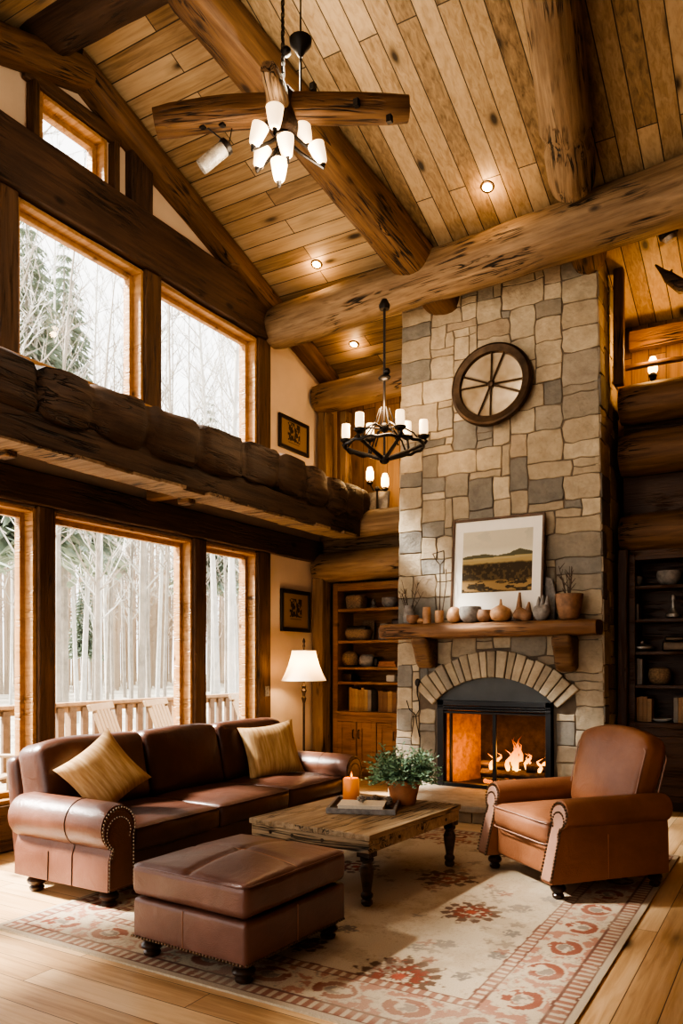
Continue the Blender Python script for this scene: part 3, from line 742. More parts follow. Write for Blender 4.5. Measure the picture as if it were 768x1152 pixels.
# round wheel mirror on the chimney
wh = thing('wheel_mirror', 'round bronze wheel with spokes over mirror hung high on the chimney', 'wall decor', (-2.775, FY - .05, 4.40)); wh.rotation_euler = (R(90), 0, 0)
wh.rotation_euler = (R(86), 0, 0)
mb = MB(); prof = [(.335, 0), (.335, .03), (.345, .05), (.41, .06), (.43, .05), (.44, .03), (.44, 0)]
vs, fs, n, sg = [], [], len(prof), 56
for k in range(sg):
    a = 2 * PI * k / sg
    for rr, z in prof: vs.append((rr * math.cos(a), rr * math.sin(a), z))
for k in range(sg):
    for i in range(n):
        j = (i + 1) % n; k2 = (k + 1) % sg; fs.append((k * n + i, k2 * n + i, k2 * n + j, k * n + j))
mb.add(vs, fs); mb.build('rim', M['bronze'], wh, smooth=30)
mb = MB(); mb.lathe([(.34, .0), (.34, .012)], seg=40); mb.build('mirror', M['mirror'], wh)
for k in range(8):
    a = R(22 + 45 * k) if k % 2 else R(90 + 45 * (k // 2) * 2 if False else 45 * k)
    mb = MB(); mb.tube([(.02 * math.cos(a), .02 * math.sin(a), .03), (.34 * math.cos(a), .34 * math.sin(a), .03)], .010, 6); mb.build('spoke', M['bronze'], wh)
mb = MB(); mb.lathe([(.03, .0), (.04, .03), (.03, .05), (.01, .055)], seg=12); mb.build('hub', M['bronze'], wh)

# ------------------------------------------------------------------ things on the mantel (top at z = 1.912)
MT = 1.912
def lathe_thing(name, label, cat, prof, mat, loc, seg=20, group=None, sc=1.0):
    mb = MB(); mb.lathe([(a * sc, b * sc) for a, b in prof], seg=seg); o = mb.build(name, mat, loc=loc, smooth=50); return tag(o, label, cat, group)
BOWL = [(.03, 0), (.05, .01), (.075, .04), (.08, .08), (.075, .10), (.068, .098), (.06, .05), (.03, .03), (.001, .03)]
CUP = [(.035, 0), (.042, .01), (.044, .07), (.04, .11), (.034, .11), (.034, .03), (.001, .03)]
VASE = [(.04, 0), (.055, .02), (.06, .07), (.05, .12), (.042, .15), (.046, .17), (.038, .17), (.034, .14), (.001, .05)]
def mpos(px, y=FY - .22): p = on(px, 698, 1, y); return (p.x, y, MT)
def twigs(parent, n, h, spread, r=.004, seed=1):
    rr = random.Random(seed); mb = MB()
    for i in range(n):
        a = rr.uniform(0, 2 * PI); s = rr.uniform(.3, 1) * spread; hh = h * rr.uniform(.7, 1.0)
        p = [Vector((.01 * math.cos(a), .01 * math.sin(a), .03)), Vector((s * .4 * math.cos(a), s * .25 * math.sin(a), hh * .5)), Vector((s * math.cos(a), s * .35 * math.sin(a), hh))]
        mb.tube(p, [r, r * .8, r * .4], 5)
        for k in range(3):
            q = p[1].lerp(p[2], rr.uniform(0, .9)); b = rr.uniform(0, 6.3)
            mb.tube([q, q + Vector((.045 * math.cos(b), .02 * math.sin(b), .05))], [r * .6, r * .3], 4)
    return mb.build('twigs', M['twig'], parent)
v = lathe_thing('twig_vase', 'dark vase of spreading dry twigs at the left end of the mantel', 'vase', VASE, M['greyp'], mpos(460, FY - .10)); twigs(v, 8, .40, .17, seed=2)
lathe_thing('wooden_bowl', 'low brown wooden bowl at the far left front of the mantel', 'bowl', BOWL, M['clay'], mpos(464, FY - .27), sc=.75)
mb = MB(); mb.lathe([(.038, 0), (.042, .02), (.040, .09), (.036, .14), (.03, .14), (.028, .03), (.001, .03)], seg=14); mb.sphere((-.055, -.01, .024), .045, 10, 6, (1.1, .8, .55)); tag(mb.build('wooden_boot', M['tanw'], loc=mpos(480, FY - .24)), 'small tan carved wooden boot ornament on the mantel', 'ornament')
c = lathe_thing('wooden_cup', 'tan wooden cup holding tall thin sticks on the mantel', 'cup', CUP, M['tanw'], mpos(494, FY - .20))
mb = MB()
mb.tube([(0, 0, .03), (.0, .02, .30), (.0, .02, .50)], .006, 5); mb.tube([(-.075, .02, .60), (-.04, .02, .54), (0, .02, .50), (.04, .02, .54), (.035, .02, .62)], .005, 5); mb.tube([(-.075, .02, .60), (.035, .02, .62)], .004, 5); mb.tube([(.02, 0, .03), (.07, .0, .35), (.06, .02, .46)], .005, 5)
mb.build('stick', M['twig'], c)
def carved(name, label, loc, w, h, mat, peaks, seed):
    mb = MB(); rr = random.Random(seed)
    mb.rbox(w, .14, h, .06, (0, 0, h / 2), lambda p, u: Vector((p.x * (1 - .12 * max(0, u.z)), p.y * (1 - .2 * max(0, u.z)), p.z + .012 * math.sin(p.x * 40 + seed))), 4)
    for (x, hh, r0) in peaks: mb.tube([(x, 0, h * .5), (x + rr.uniform(-.01, .01), 0, h * .9), (x + rr.uniform(-.015, .015), 0, h + hh)], [r0, r0 * .75, r0 * .25], 8)
    o = mb.build(name, mat, loc=loc, smooth=60); return tag(o, label, 'ornament' if name != 'wooden_bowl' else 'bowl')
lathe_thing('gourd', 'rounded tan gourd just below the left corner of the painting', 'gourd', [(.03, 0), (.06, .02), (.07, .06), (.055, .11), (.03, .13), (.001, .135)], M['tanw'], mpos(511, FY - .25))
lathe_thing('grey_pot', 'wide grey and brown clay pot below the painting, left part', 'pot', [(.06, 0), (.09, .03), (.105, .08), (.095, .13), (.085, .13), (.08, .05), (.001, .04)], M['greyp'], mpos(529, FY - .24))
lathe_thing('clay_pot', 'squat brown clay pot beside the wide grey one below the painting', 'pot', [(.045, 0), (.075, .03), (.08, .06), (.06, .10), (.05, .10), (.045, .05), (.001, .04)], M['clay'], mpos(545, FY - .25))
g = lathe_thing('stem_gourd', 'tan and grey gourd with pointed stem below the middle of the painting', 'gourd', [(.05, 0), (.085, .02), (.10, .06), (.085, .10), (.04, .125), (.015, .135), (.008, .18), (.001, .185)], M['tanw'], mpos(563, FY - .24))
carved('driftwood_ornament', 'brown carved ornament with two upright points below the painting', mpos(588, FY - .24), .17, .10, M['clay'], [(-.03, .13, .04), (.05, .05, .035)], 3)
carved('driftwood_ornament', 'chunky grey brown carved block at the lower right corner of the painting', mpos(609, FY - .24), .15, .13, M['greyp'], [(-.03, .06, .03), (.0, .07, .035), (.04, .06, .035)], 5)
pt = lathe_thing('twig_pot', 'brown pot with long twigs near the right end of the mantel', 'pot', [(.06, 0), (.085, .02), (.105, .10), (.12, .2), (.105, .2), (.09, .08), (.001, .05)], M['clay'], mpos(640, FY - .22), 14)
twigs(pt, 7, .44, .16, .006, 6)
mb = MB(); mb.prism([(-.06, 0), (.05, 0), (.06, .22), (.03, .34), (-.03, .36), (-.05, .2)], lambda a, b, d: (a, d, b), 0, .03); o = tag(mb.build('stone_shard', M['greyp'], loc=mpos(617, FY - .09), bevel=.008), 'thin upright grey stone shard between the painting and twig pot', 'ornament')

for o in bpy.data.objects:
    if o.parent is None and o.get('category') in ('vase', 'bowl', 'ornament', 'cup', 'gourd', 'pot') and abs(o.location.z - MT) < .01: o.scale = (1.15, 1.1, 1.25)
# ------------------------------------------------------------------ sofa, armchair, ottoman
def bun(r=.055, h=.12): return [(r * .55, 0), (r * .75, h * .08), (r * .8, h * .2), (r * .6, h * .3), (r * .95, h * .42), (r * 1.05, h * .55), (r * .9, h * .68), (r * .65, h * .75), (r * 1.0, h * .85), (r * 1.0, h)]
def feet(parent, pts, r=.055, h=.12):
    for x, y in pts:
        mb = MB(); mb.lathe(bun(r, h), (0, 0, 0), 18); mb.build('foot', M['foot'], parent, loc=(x, y, 0))
def nails(path, r=.008, gap=.022):
    mb = MB(); acc = 0.0
    for a, b in zip(path, path[1:]):
        a, b = Vector(a), Vector(b); L = (b - a).length; s = acc
        while s < L:
            mb.sphere(a.lerp(b, s / L), r, 6, 4); s += gap
        acc = s - L
    return mb
def arm_profile(hz=.50, rr=.14, ac=.12, aout=.19, z0=.12, n=18):
    pts = [(0, z0), (0, hz - .05)]
    for i in range(n + 1):
        w = R(180 - 245 * i / n); pts.append((ac + rr * math.cos(w), hz + rr * math.sin(w)))
    pts += [(aout, hz - rr - .05), (aout + .005, z0)]
    return pts
def rolled_arm(parent, x0, sgn, y0, y1, prof, leath, trim, rake=lambda z: 0.0, nail=True, seam=True, big=False):
    """x0 inner face; sgn outward direction"""
    mb = MB(); nsl = 14
    n = len(prof); vs = []; fs = []
    for j in range(nsl + 1):
        u = j / nsl; y = y0 + (y1 - y0) * u
        sh = 1.0
        ed = min(u, 1 - u) * (y1 - y0)
        if j in (0, nsl): sh = .93
        cx = sum(p[0] for p in prof) / n; cz = sum(p[1] for p in prof) / n
        for a, z in prof:
            aa, zz = cx + (a - cx) * sh, cz + (z - cz) * (sh if z > cz else 1)
            vs.append((x0 + sgn * aa, y + rake(zz) * (1 - u) ** 2, zz))
    for j in range(nsl):
        for i in range(n):
            i2 = (i + 1) % n; fs.append((j * n + i, j * n + i2, (j + 1) * n + i2, (j + 1) * n + i))
    fs += [tuple(range(n)), tuple(reversed(range(nsl * n, nsl * n + n)))]
    mb.add(vs, fs); arm = mb.build('arm', leath, parent, smooth=55)
    cx = sum(p[0] for p in prof) / n
    # front facing panel, a little smaller than the profile
    cz = prof[0][1] + (max(p[1] for p in prof) - prof[0][1]) * .55
    def shr(a, z, k): return (cx + (a - cx) * k, cz + (z - cz) * (k if z > cz else 1 - (1 - k) * .3))
    pan = [shr(a, z, .84) for a, z in prof]
    mb = MB(); mb.prism(pan, lambda a, z, d: (x0 + sgn * a, y0 + d + rake(z), z), -.012, .02); mb.build('arm_front_panel', trim, arm, smooth=30, bevel=.006)
    if nail:
        path = [(x0 + sgn * shr(a, z, .90)[0], y0 - .012 + rake(shr(a, z, .90)[1]), shr(a, z, .90)[1]) for a, z in prof]
        nails(path, .0075 if not big else .009, .022).build('nailhead_trim', M['nail'], arm)
        path = [(x0 + sgn * shr(a, z, .66)[0], y0 - .014 + rake(shr(a, z, .66)[1]), shr(a, z, .66)[1]) for a, z in prof[1:-1]]
        nails(path, .006 if not big else .008, .02).build('nailhead_trim', M['nail'], arm)
    if seam:
        mb = MB(); yy = y0 + (y1 - y0) * .36
        cut = [(a, z) for a, z in (prof[-2:] if big else prof[2:])]
        mb.tube([(x0 + sgn * (a + .002), yy, z + .001) for a, z in cut], .0028, 5, False)
        if not big: mb.tube([(x0 + sgn * (a + .002), yy + .22, z + .001) for a, z in prof[-2:]], .0028, 5, False)
        mb.build('stitched_seam', M['seam'] if big else M['foot'], arm)
    return arm
def puff(bt=.03, bf=.0, nz=.006, seed=0):
    def fn(p, u):
        q = Vector(p)
        if u.z > 0: q.z += bt * (1 - u.x ** 2) * (1 - u.y ** 2)
        q.y -= bf * (1 - u.x ** 2) * (1 - u.z ** 2) * (1 if u.y < 0 else 0)
        w = nz * mnoise.noise(Vector((p.x * 5, p.y * 5, p.z * 5 + seed * 7.3)))
        return q + Vector((u.x, u.y, u.z)) * w
    return fn
def piping(w, d, z, r, rad=.006, c=(0, 0, 0)):
    """rounded rectangle bead"""
    pts = []
    for cx_, cy_, a0_ in ((w / 2 - r, d / 2 - r, 0), (-w / 2 + r, d / 2 - r, 90), (-w / 2 + r, -d / 2 + r, 180), (w / 2 - r, -d / 2 + r, 270)):
        for k in range(5): a = R(a0_ + 90 * k / 4); pts.append((c[0] + cx_ + r * math.cos(a), c[1] + cy_ + r * math.sin(a), c[2] + z))
    pts.append(pts[0]); mb = MB(); mb.tube(pts, rad, 6, False); return mb

sofa = thing('sofa', 'long dark brown leather three-seat sofa with rolled arms under the windows', 'sofa', (-4.12, 4.80, 0), R(90))
SW = 3.18; ix = SW / 2 - .28     # inner half width
feet(sofa, [(-ix - .12, -.47), (ix + .12, -.47), (-ix - .12, .20), (ix + .12, .20), (-.5, -.45), (.5, -.45)], .06, .13)
mb = MB(); mb.rbox(2 * ix + .04, 1.0, .20, .03, (0, 0, .22), n=6); mb.build('base', M['sofa'], sofa, smooth=60)
mb = nails([(-ix, -.503, .135), (ix, -.503, .135)], .0075, .021); mb.build('nailhead_trim', M['nail'], sofa.children[-1])
pr = arm_profile(.50, .145, .13, .215, .12)
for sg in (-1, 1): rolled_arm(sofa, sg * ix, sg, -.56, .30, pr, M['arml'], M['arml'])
cw = 2 * ix / 3
for i in range(3):
    mb = MB(); mb.rbox(cw - .006, .80, .17, .045, ((i - 1) * cw, -.14, .385), puff(.035, .02, .008, i), 9); s_ = mb.build('seat_cushion', M['sofa'], sofa, smooth=70)
    pm = piping(cw - .01, .80, .455, .04, .006, ((i - 1) * cw, -.14, .0)); pm.build('piping', M['sofa'], s_)
def backfn(i):
    def fn(p, u):
        q = Vector(p)
        q.y -= .05 * (1 - u.x ** 2) * (1 - u.z ** 2) * (1 if u.y < 0 else .3)
        if u.z > 0: q.z += .014 * (1 - u.x ** 4)
        if i == 0 and u.x < 0 and u.z > 0: q.z -= .035 * u.x ** 4 * u.z
        if i == 2 and u.x > 0 and u.z > 0: q.z -= .035 * u.x ** 4 * u.z
        return q + Vector((u.x, u.y, u.z)) * .012 * mnoise.noise(Vector((p.x * 4, p.y * 4, p.z * 4 + i * 5)))
    return fn
for i in range(3):
    w = cw - .006 + (.10 if i != 1 else 0); off = (i - 1) * (cw + .05)
    mb = MB(); mb.rbox(w, .25, .52, .065, (0, 0, 0), backfn(i), 9); mt = Matrix.Rotation(R(-12), 4, 'X')
    o = mb.build('back_cushion', M['sofa'], sofa, smooth=70, loc=(off, .29, .70), rot=(R(-12), 0, 0))
mb = MB(); mb.rbox(2 * ix + .2, .14, .72, .06, (0, 0, 0), n=6); mb.build('back_frame', M['sofa'], sofa, smooth=70, loc=(0, .47, .50), rot=(R(-8), 0, 0))
# cushions
def pillow_mb(w, h, t, n=18, seed=0):
    mb = MB(); vs = []; fs = []
    for side in (-1, 1):
        for i in range(n + 1):
            for j in range(n + 1):
                u, v = -1 + 2 * i / n, -1 + 2 * j / n
                px_ = u * w / 2 * (1 - .11 * (1 - v * v)); pz = v * h / 2 * (1 - .11 * (1 - u * u))
                th = t / 2 * (max(0, 1 - u ** 4) ** .55) * (max(0, 1 - v ** 4) ** .55) + .004 * mnoise.noise(Vector((u * 2, v * 2, seed)))
                if abs(u) == 1 or abs(v) == 1: th = 0
                vs.append((px_, side * th, pz))
    N = (n + 1) ** 2
    for sd in range(2):
        for i in range(n):
            for j in range(n):
                q = [sd * N + i * (n + 1) + j, sd * N + (i + 1) * (n + 1) + j, sd * N + (i + 1) * (n + 1) + j + 1, sd * N + i * (n + 1) + j + 1]
                fs.append(q if sd == 0 else q[::-1])
    mb.add(vs, fs); return mb
def local(parent, p): return Matrix.LocRotScale(parent.location, parent.rotation_euler, None) @ Vector(p)
o = pillow_mb(.47, .46, .19, seed=1).build('throw_pillow', M['pillow'], smooth=80); tag(o, 'tan striped throw pillow standing on a corner, left end of the sofa', 'pillow')
o.location = local(sofa, (-1.10, -.06, .745)); o.rotation_euler = (Matrix.Rotation(R(90), 3, 'Z') @ Matrix.Rotation(R(-30), 3, 'Z') @ Matrix.Rotation(R(-22), 3, 'X') @ Matrix.Rotation(R(-36), 3, 'Y')).to_euler()
o = pillow_mb(.56, .50, .19, seed=4).build('throw_pillow', M['pillow'], smooth=80); tag(o, 'golden tan striped throw pillow upright by the sofa arm nearest the lamp', 'pillow')
o.location = local(sofa, (.88, -.03, .71)); o.rotation_euler = (Matrix.Rotation(R(90), 3, 'Z') @ Matrix.Rotation(R(-28), 3, 'Z') @ Matrix.Rotation(R(-18), 3, 'X') @ Matrix.Rotation(R(-6), 3, 'Y')).to_euler()

ott = thing('ottoman', 'square russet leather ottoman with nailhead trim in front of the sofa', 'ottoman', (-2.515, 3.235, 0.012), R(-3))
OW, OD = .75, .83
feet(ott, [(sx * (OW / 2 - .07), sy * (OD / 2 - .07)) for sx in (-1, 1) for sy in (-1, 1)], .055, .10)
mb = MB(); mb.rbox(OW, OD, .21, .025, (0, 0, .195), n=8); body = mb.build('base', M['ott'], ott, smooth=60)
p = [(-OW / 2 + .01, -OD / 2 - .001, .105), (OW / 2 - .01, -OD / 2 - .001, .105)]; q = [(OW / 2 + .001, -OD / 2 + .01, .105), (OW / 2 + .001, OD / 2 - .01, .105)]
mb = nails(p, .0075, .021); mb2 = nails(q, .0075, .021); mb.add(mb2.v, mb2.f); mb2 = nails([(-OW / 2 - .001, -OD / 2, .105), (-OW / 2 - .001, OD / 2, .105)], .0075, .021); mb.add(mb2.v, mb2.f); mb.build('nailhead_trim', M['nail'], body)
mb = MB(); 
mb.tube([(-.02, -OD / 2 - .001, .11), (-.02, -OD / 2 - .001, .29)], .0025, 5); mb.build('stitched_seam', M['seam'], body)
mb = MB(); mb.tube([(OW / 2 + .001, -.02, .11), (OW / 2 + .001, -.02, .29)], .0025, 5); mb.build('stitched_seam', M['seam'], body)
def ofn(p, u):
    q = Vector(p)
    if u.z > 0:
        f = (1 - u.x ** 2) * (1 - u.y ** 2); q.z += .045 * f
        q.z -= .012 * (math.exp(-(p.x / .018) ** 2) + math.exp(-(p.y / .018) ** 2)) * (1 if abs(u.x) < .97 and abs(u.y) < .97 else 0)
    return q + Vector((u.x, u.y, 0)) * .006 * mnoise.noise(p * 6)
mb = MB(); mb.rbox(OW + .01, OD + .01, .165, .04, (0, 0, .392), ofn, 28); cu = mb.build('top_cushion', M['ott'], ott, smooth=70)
piping(OW + .008, OD + .008, .46, .05, .005).build('piping', M['ott'], cu)
mb = MB()
def topz(x, y): ux, uy = x / (OW / 2), y / (OD / 2); return .4755 + .045 * (1 - ux ** 2) * (1 - uy ** 2) - .012 - .0015
mb.tube([(x * .01 * OW / 2, 0, topz(x * .01 * OW / 2, 0)) for x in range(-95, 96, 5)], .003, 5); mb.tube([(0, y * .01 * OD / 2, topz(0, y * .01 * OD / 2)) for y in range(-95, 96, 5)], .003, 5)
mb.build('stitched_seam', M['seam'], cu)

ac = thing('armchair', 'tan leather armchair with scrolled arms facing the coffee table', 'armchair', (-1.335, 5.47, .012), R(-40)); ac.scale = (.96, .96, .98)
feet(ac, [(-.40, -.44), (.40, -.44), (-.38, .36), (.38, .36)], .05, .125)
mb = MB(); mb.rbox(.72, .86, .21, .025, (0, -.02, .22), n=6); mb.build('base', M['chair'], ac, smooth=60)
rk = lambda z: -.05 - .11 * (1 - 1 / (1 + math.exp(-(z - .36) * 14))) if z < 9 else 0
prc = arm_profile(.545, .095, .075, .125, .11)
for sg in (-1, 1): rolled_arm(ac, sg * .345, sg, -.38, .40, prc, M['chair'], M['chairtrim'], rk, True, True, True)
mb = MB(); mb.rbox(.685, .74, .17, .05, (0, -.12, .405), puff(.04, .03, .008, 3), 10); s_ = mb.build('seat_cushion', M['chair'], ac, smooth=70)
for z in (.475, .335): piping(.67, .735, z, .05, .005, (0, -.135, 0)).build('piping', M['chairtrim'], s_)
def cb(p, u):
    q = Vector(p)
    if u.z > -.2: q.z += .075 * (1 - u.x ** 2) * (u.z + .2) / 1.2
    q.y -= .045 * (1 - u.x ** 2) * (1 - u.z ** 2) * (1 if u.y < 0 else 0)
    q.x *= 1 + .06 * u.z
    return q + Vector((u.x, u.y, u.z)) * .006 * mnoise.noise(p * 5)
mb = MB(); mb.rbox(.74, .21, .56, .07, (0, 0, 0), cb, 10); bk = mb.build('backrest', M['chair'], ac, smooth=70, loc=(0, .33, .71), rot=(R(-15), 0, 0))
for yy in (-.092, .095):
    pts = []
    for k in range(25):
        w = PI * k / 24; x = -.355 * math.cos(w) * (1.02); pts.append((x * (1.03), yy, .215 + .075 * (1 - (x / .37) ** 2) + .045 * math.sin(w) ** .6 - .045))
    pts = [(-.355, yy, -.25)] + pts + [(.355, yy, -.25)]
    mb = MB(); mb.tube(pts, .005, 5, False); mb.build('piping', M['chairtrim'], bk)

# ------------------------------------------------------------------ rug
RX0, RX1, RY0, RY1 = -3.92, -.80, 2.76, 6.46
RW, RH = RX1 - RX0, RY1 - RY0; rcx, rcy = (RX0 + RX1) / 2, (RY0 + RY1) / 2
motifs = [(448, 1098, .20, 14), (530, 1026, .17, 12), (503, 988, .19, 10), (620, 1012, .06, 6), (585, 1022, .07, 6), (565, 1128, .06, 6), (390, 1045, .06, 6), (345, 1062, .1, 8), (330, 1120, .13, 10), (470, 1066, .05, 5), (500, 1062, .06, 5), (560, 1075, .05, 5), (575, 1050, .05, 6), (390, 1130, .08, 7), (520, 1098, .045, 5), (400, 975, .16, 10), (560, 960, .1, 8), (470, 940, .12, 8), (600, 1070, .05, 5), (365, 1000, .12, 9)]
def rugcol(x, y):
    wx = x + .012 * (fbm(x * 14 + 40, y * 14 + 40, 31) - .5); wy = y + .012 * (fbm(x * 14 + 80, y * 14 + 80, 33) - .5)
    d = np.minimum(np.minimum(wx + RW / 2, RW / 2 - wx), np.minimum(wy + RH / 2, RH / 2 - wy))
    horiz = np.minimum(wy + RH / 2, RH / 2 - wy) < np.minimum(wx + RW / 2, RW / 2 - wx)
    t = np.where(horiz, wx, wy)
    cream, red, brown, grey = np.array([.52, .42, .30]), (.235, .062, .035), (.12, .06, .035), (.20, .17, .14)
    c = np.tile(cream, (len(x), 1))
    n = fbm(x * 5 + 9, y * 5 + 9, 41); n2 = fbm(x * 28 + 9, y * 28 + 9, 43)
    c = mixc(c, (.40, .31, .21), sstep(.5, .72, n) * .6)
    c = mixc(c, (.32, .24, .16), ((np.abs(n2 - .5) < .02) & (n > .42)) * .55)
    field = d > .46
    for (px, py, r0, pet) in motifs:
        q = on(px, py, 2, .012); dx, dy = wx - (q.x - rcx), wy - (q.y - rcy)
        rr = np.hypot(dx, dy * .92); th = np.arctan2(dy, dx)
        edge = r0 * (1 + .22 * np.cos(pet * th) + .25 * (fbm(x * 20 + px, y * 20 + py, 51) - .5))
        ins = (rr < edge) & field
        hole = .55 * np.cos(th * pet) * np.sin(rr / r0 * 9.5) + .5 * np.sin(rr / r0 * 16 + .8 * np.cos(th * 4)) + 2.2 * (fbm(x * 34 + py, y * 34 + px, 53) - .5) + .15
        body = brown if r0 > .09 else grey
        c = mixc(c, body, (ins & (hole > -.35)) * .9)
        if r0 > .09:
            c = mixc(c, red, (ins & (rr < r0 * .75) & (hole > .1)) * .9)
            c = mixc(c, (.50, .40, .28), ((rr < r0 * .5) & (hole < -.2)) * .8)
            c = mixc(c, (.40, .09, .05), (rr < r0 * .16) * .8)
    rs = np.random.RandomState(5)
    for k in range(90):
        ax, ay, r0 = rs.uniform(-RW / 2 + .5, RW / 2 - .5), rs.uniform(-RH / 2 + .5, RH / 2 - .5), rs.uniform(.025, .05)
        sel = (np.abs(wx - ax) < .08) & (np.abs(wy - ay) < .08)
        dx, dy = wx - ax, wy - ay; rr = np.hypot(dx, dy); th = np.arctan2(dy, dx)
        c = mixc(c, (.26, .20, .145) if k % 3 else (.27, .11, .07), (sel & (rr < r0 * (1 + .4 * np.cos(5 * th + k))) & (n2 > .40)) * .7)
    # borders from the edge inwards
    bcol = np.tile(np.array([.50, .40, .28]), (len(x), 1))
    seg = np.abs(((t / .36) % 1) - .5) * .36; dc = d - .255
    e1 = np.hypot(seg / 1.25, dc); sw = fbm(x * 22, y * 22, 61)
    bcol = mixc(bcol, red, ((e1 < .088) & (e1 > .045) & (sw > .36)) * .9)
    bcol = mixc(bcol, (.20, .16, .13), ((e1 < .040) & (sw > .40)) * .8)
    bcol = mixc(bcol, (.34, .13, .085), ((e1 > .105) & (sw > .54)) * .8)
    bcol = mixc(bcol, (.24, .19, .15), ((e1 > .10) & (np.abs(sw - .46) < .02)) * .7)
    c = np.where(((d < .40) & (d > .13))[:, None], bcol, c)
    guard = (((t / .055) % 1) < .55)
    c = np.where((d <= .13)[:, None], np.array([.47, .38, .27]), c)
    c = mixc(c, red, ((d > .045) & (d < .115) & guard) * .75); c = mixc(c, (.14, .05, .035), (((d > .036) & (d < .045)) | ((d > .115) & (d < .13))) * .9)
    c = mixc(c, red, ((d > .405) & (d < .455) & guard) * .7); c = mixc(c, (.16, .06, .04), (((d > .395) & (d < .405)) | ((d > .455) & (d < .467))) * .9)
    wear = sstep(.45, .7, fbm(x * 3 + 3, y * 3 + 7, 71)); c = mixc(c, (.50, .41, .30), wear * .30)
    return c
rug = grid_mesh('rug', 400, 474, RW, RH, rugcol, M['rugm'], None, 'xy'); rug.location = (rcx, rcy, .012); tag(rug, 'cream and red faded oriental rug under the seating group', 'rug')
mb = MB(); mb.box((-RW / 2, -RH / 2, -.0115), (RW / 2, RH / 2, -.0008)); e = mb.build('rug_backing', simple('rug_backing_weave', (.40, .32, .22), .95, var=.2, scale=80), rug, smooth=0)

# ------------------------------------------------------------------ coffee table and what stands on it
ct = thing('coffee_table', 'low rustic wooden coffee table with turned legs on the rug', 'table', (-2.66, 4.75, .012), R(-4))
TW, TD, TT = .96, 1.25, .445
def rough_top(parent):
    o = None
    n = 5; mb = MB()
    for i in range(n):
        y0_ = -TD / 2 + TD * i / n
        mb.box((-TW / 2 + .004 * (i % 2), y0_ + .0008, TT - .04), (TW / 2 - .004 * (i % 3), y0_ + TD / n - .0008, TT + .0008 * (i % 2)))
    o = mb.build('tabletop', M['table'], parent, smooth=0, bevel=.004); return o
# boards run along the long side
mb = MB(); n = 5
for i in range(n):
    x0_ = -TW / 2 + TW * i / n; mb.box((-TD / 2 + .003 * (i % 2), x0_ + .001, TT - .035), (TD / 2 - .004 * (i % 3 == 1), x0_ + TW / n - .001, TT + .0008 * (i % 2)))
tt = mb.build('tabletop', M['table'], ct, smooth=0, bevel=.004, rot=(0, 0, R(90)))
mb = MB(); a, b = TW / 2 - .012, TD / 2 - .012
for lo, hi in (((-a, -b, TT - .115), (a, -b + .03, TT - .036)), ((-a, b - .03, TT - .115), (a, b, TT - .036)), ((-a, -b + .03, TT - .115), (-a + .03, b - .03, TT - .036)), ((a - .03, -b + .03, TT - .115), (a, b - .03, TT - .036))): mb.box(lo, hi)
ap = mb.build('apron', M['table'], ct, smooth=0, bevel=.006)
mb = MB()
for x in (-.3, -.12, .12): mb.lathe([(.012, 0), (.012, .004)], (x, -b - .001, TT - .075), 8, Matrix.Rotation(R(90), 4, 'X'))
for y in (-.25, .05, .4): mb.lathe([(.012, 0), (.012, .004)], (a + .001, y, TT - .075), 8, Matrix.Rotation(R(-90), 4, 'Y') @ Matrix.Rotation(R(180), 4, 'X'))
mb.build('peg', M['foot'], ap)
LEG = [(.026, 0), (.036, .012), (.036, .03), (.028, .04), (.038, .055), (.038, .07), (.026, .085), (.032, .13), (.042, .19), (.044, .225), (.034, .25), (.028, .262), (.042, .275), (.044, .29), (.030, .305)]
for sx in (-1, 1):
    for sy in (-1, 1):
        mb = MB(); mb.lathe(LEG, (0, 0, 0), 20); mb.box((-.045, -.045, .30), (.045, .045, TT - .036)); mb.build('leg', M['tleg'], ct, loc=(sx * (a - .05), sy * (b - .055), 0), smooth=35)
TZ = .012 + TT + .001
tr = thing('tray', 'low wooden box tray on the coffee table holding the candle', 'tray', (-2.68, 4.86, TZ), R(22))
mb = MB(); mb.box((-.23, -.24, 0), (.23, .24, .014)); mb.build('tray_base', M['tleg'], tr, smooth=0)
mb = MB(); h = .040
for lo, hi in (((-.24, -.25, 0), (.24, -.23, h)), ((-.24, .23, 0), (.24, .25, h)), ((-.24, -.23, 0), (-.22, .23, h)), ((.22, -.23, 0), (.24, .23, h))): mb.box(lo, hi)
mb.build('tray_rim', M['greyp'], tr, smooth=0, bevel=.004)
mb = MB(); mb.box((-.155, -.11, 0), (.155, .11, .042)); bo = mb.build('book_block', M['page'], None, smooth=0, loc=(-2.63, 4.73, TZ + .0145), rot=(0, 0, R(22)))
bo.name = 'book'; tag(bo, 'thick pale closed book lying in the tray on the coffee table', 'book')
mb = MB(); mb.box((-.16, -.115, .042), (.16, .115, .046)); mb.build('cover', M['page'], bo, smooth=0)
cp = Vector((-2.84, 4.94, TZ + .0145))
mb = MB(); mb.lathe([(.001, 0), (.056, 0), (.06, .006), (.06, .17), (.054, .178), (.045, .172), (.001, .166)], seg=26); cd = mb.build('candle', M['wax'], loc=cp, smooth=50); tag(cd, 'lit amber pillar candle in the tray on the coffee table', 'candle')
mb = MB(); mb.tube([(0, 0, .165), (.003, 0, .19)], .003, 5); mb.build('wick', M['foot'], cd)
mb = MB(); mb.tube([(.003, 0, .185), (.003, 0, .195), (.004, 0, .21), (.003, 0, .235)], [.004, .008, .006, .001], 8); mb.build('flame', M['flame'], cd)
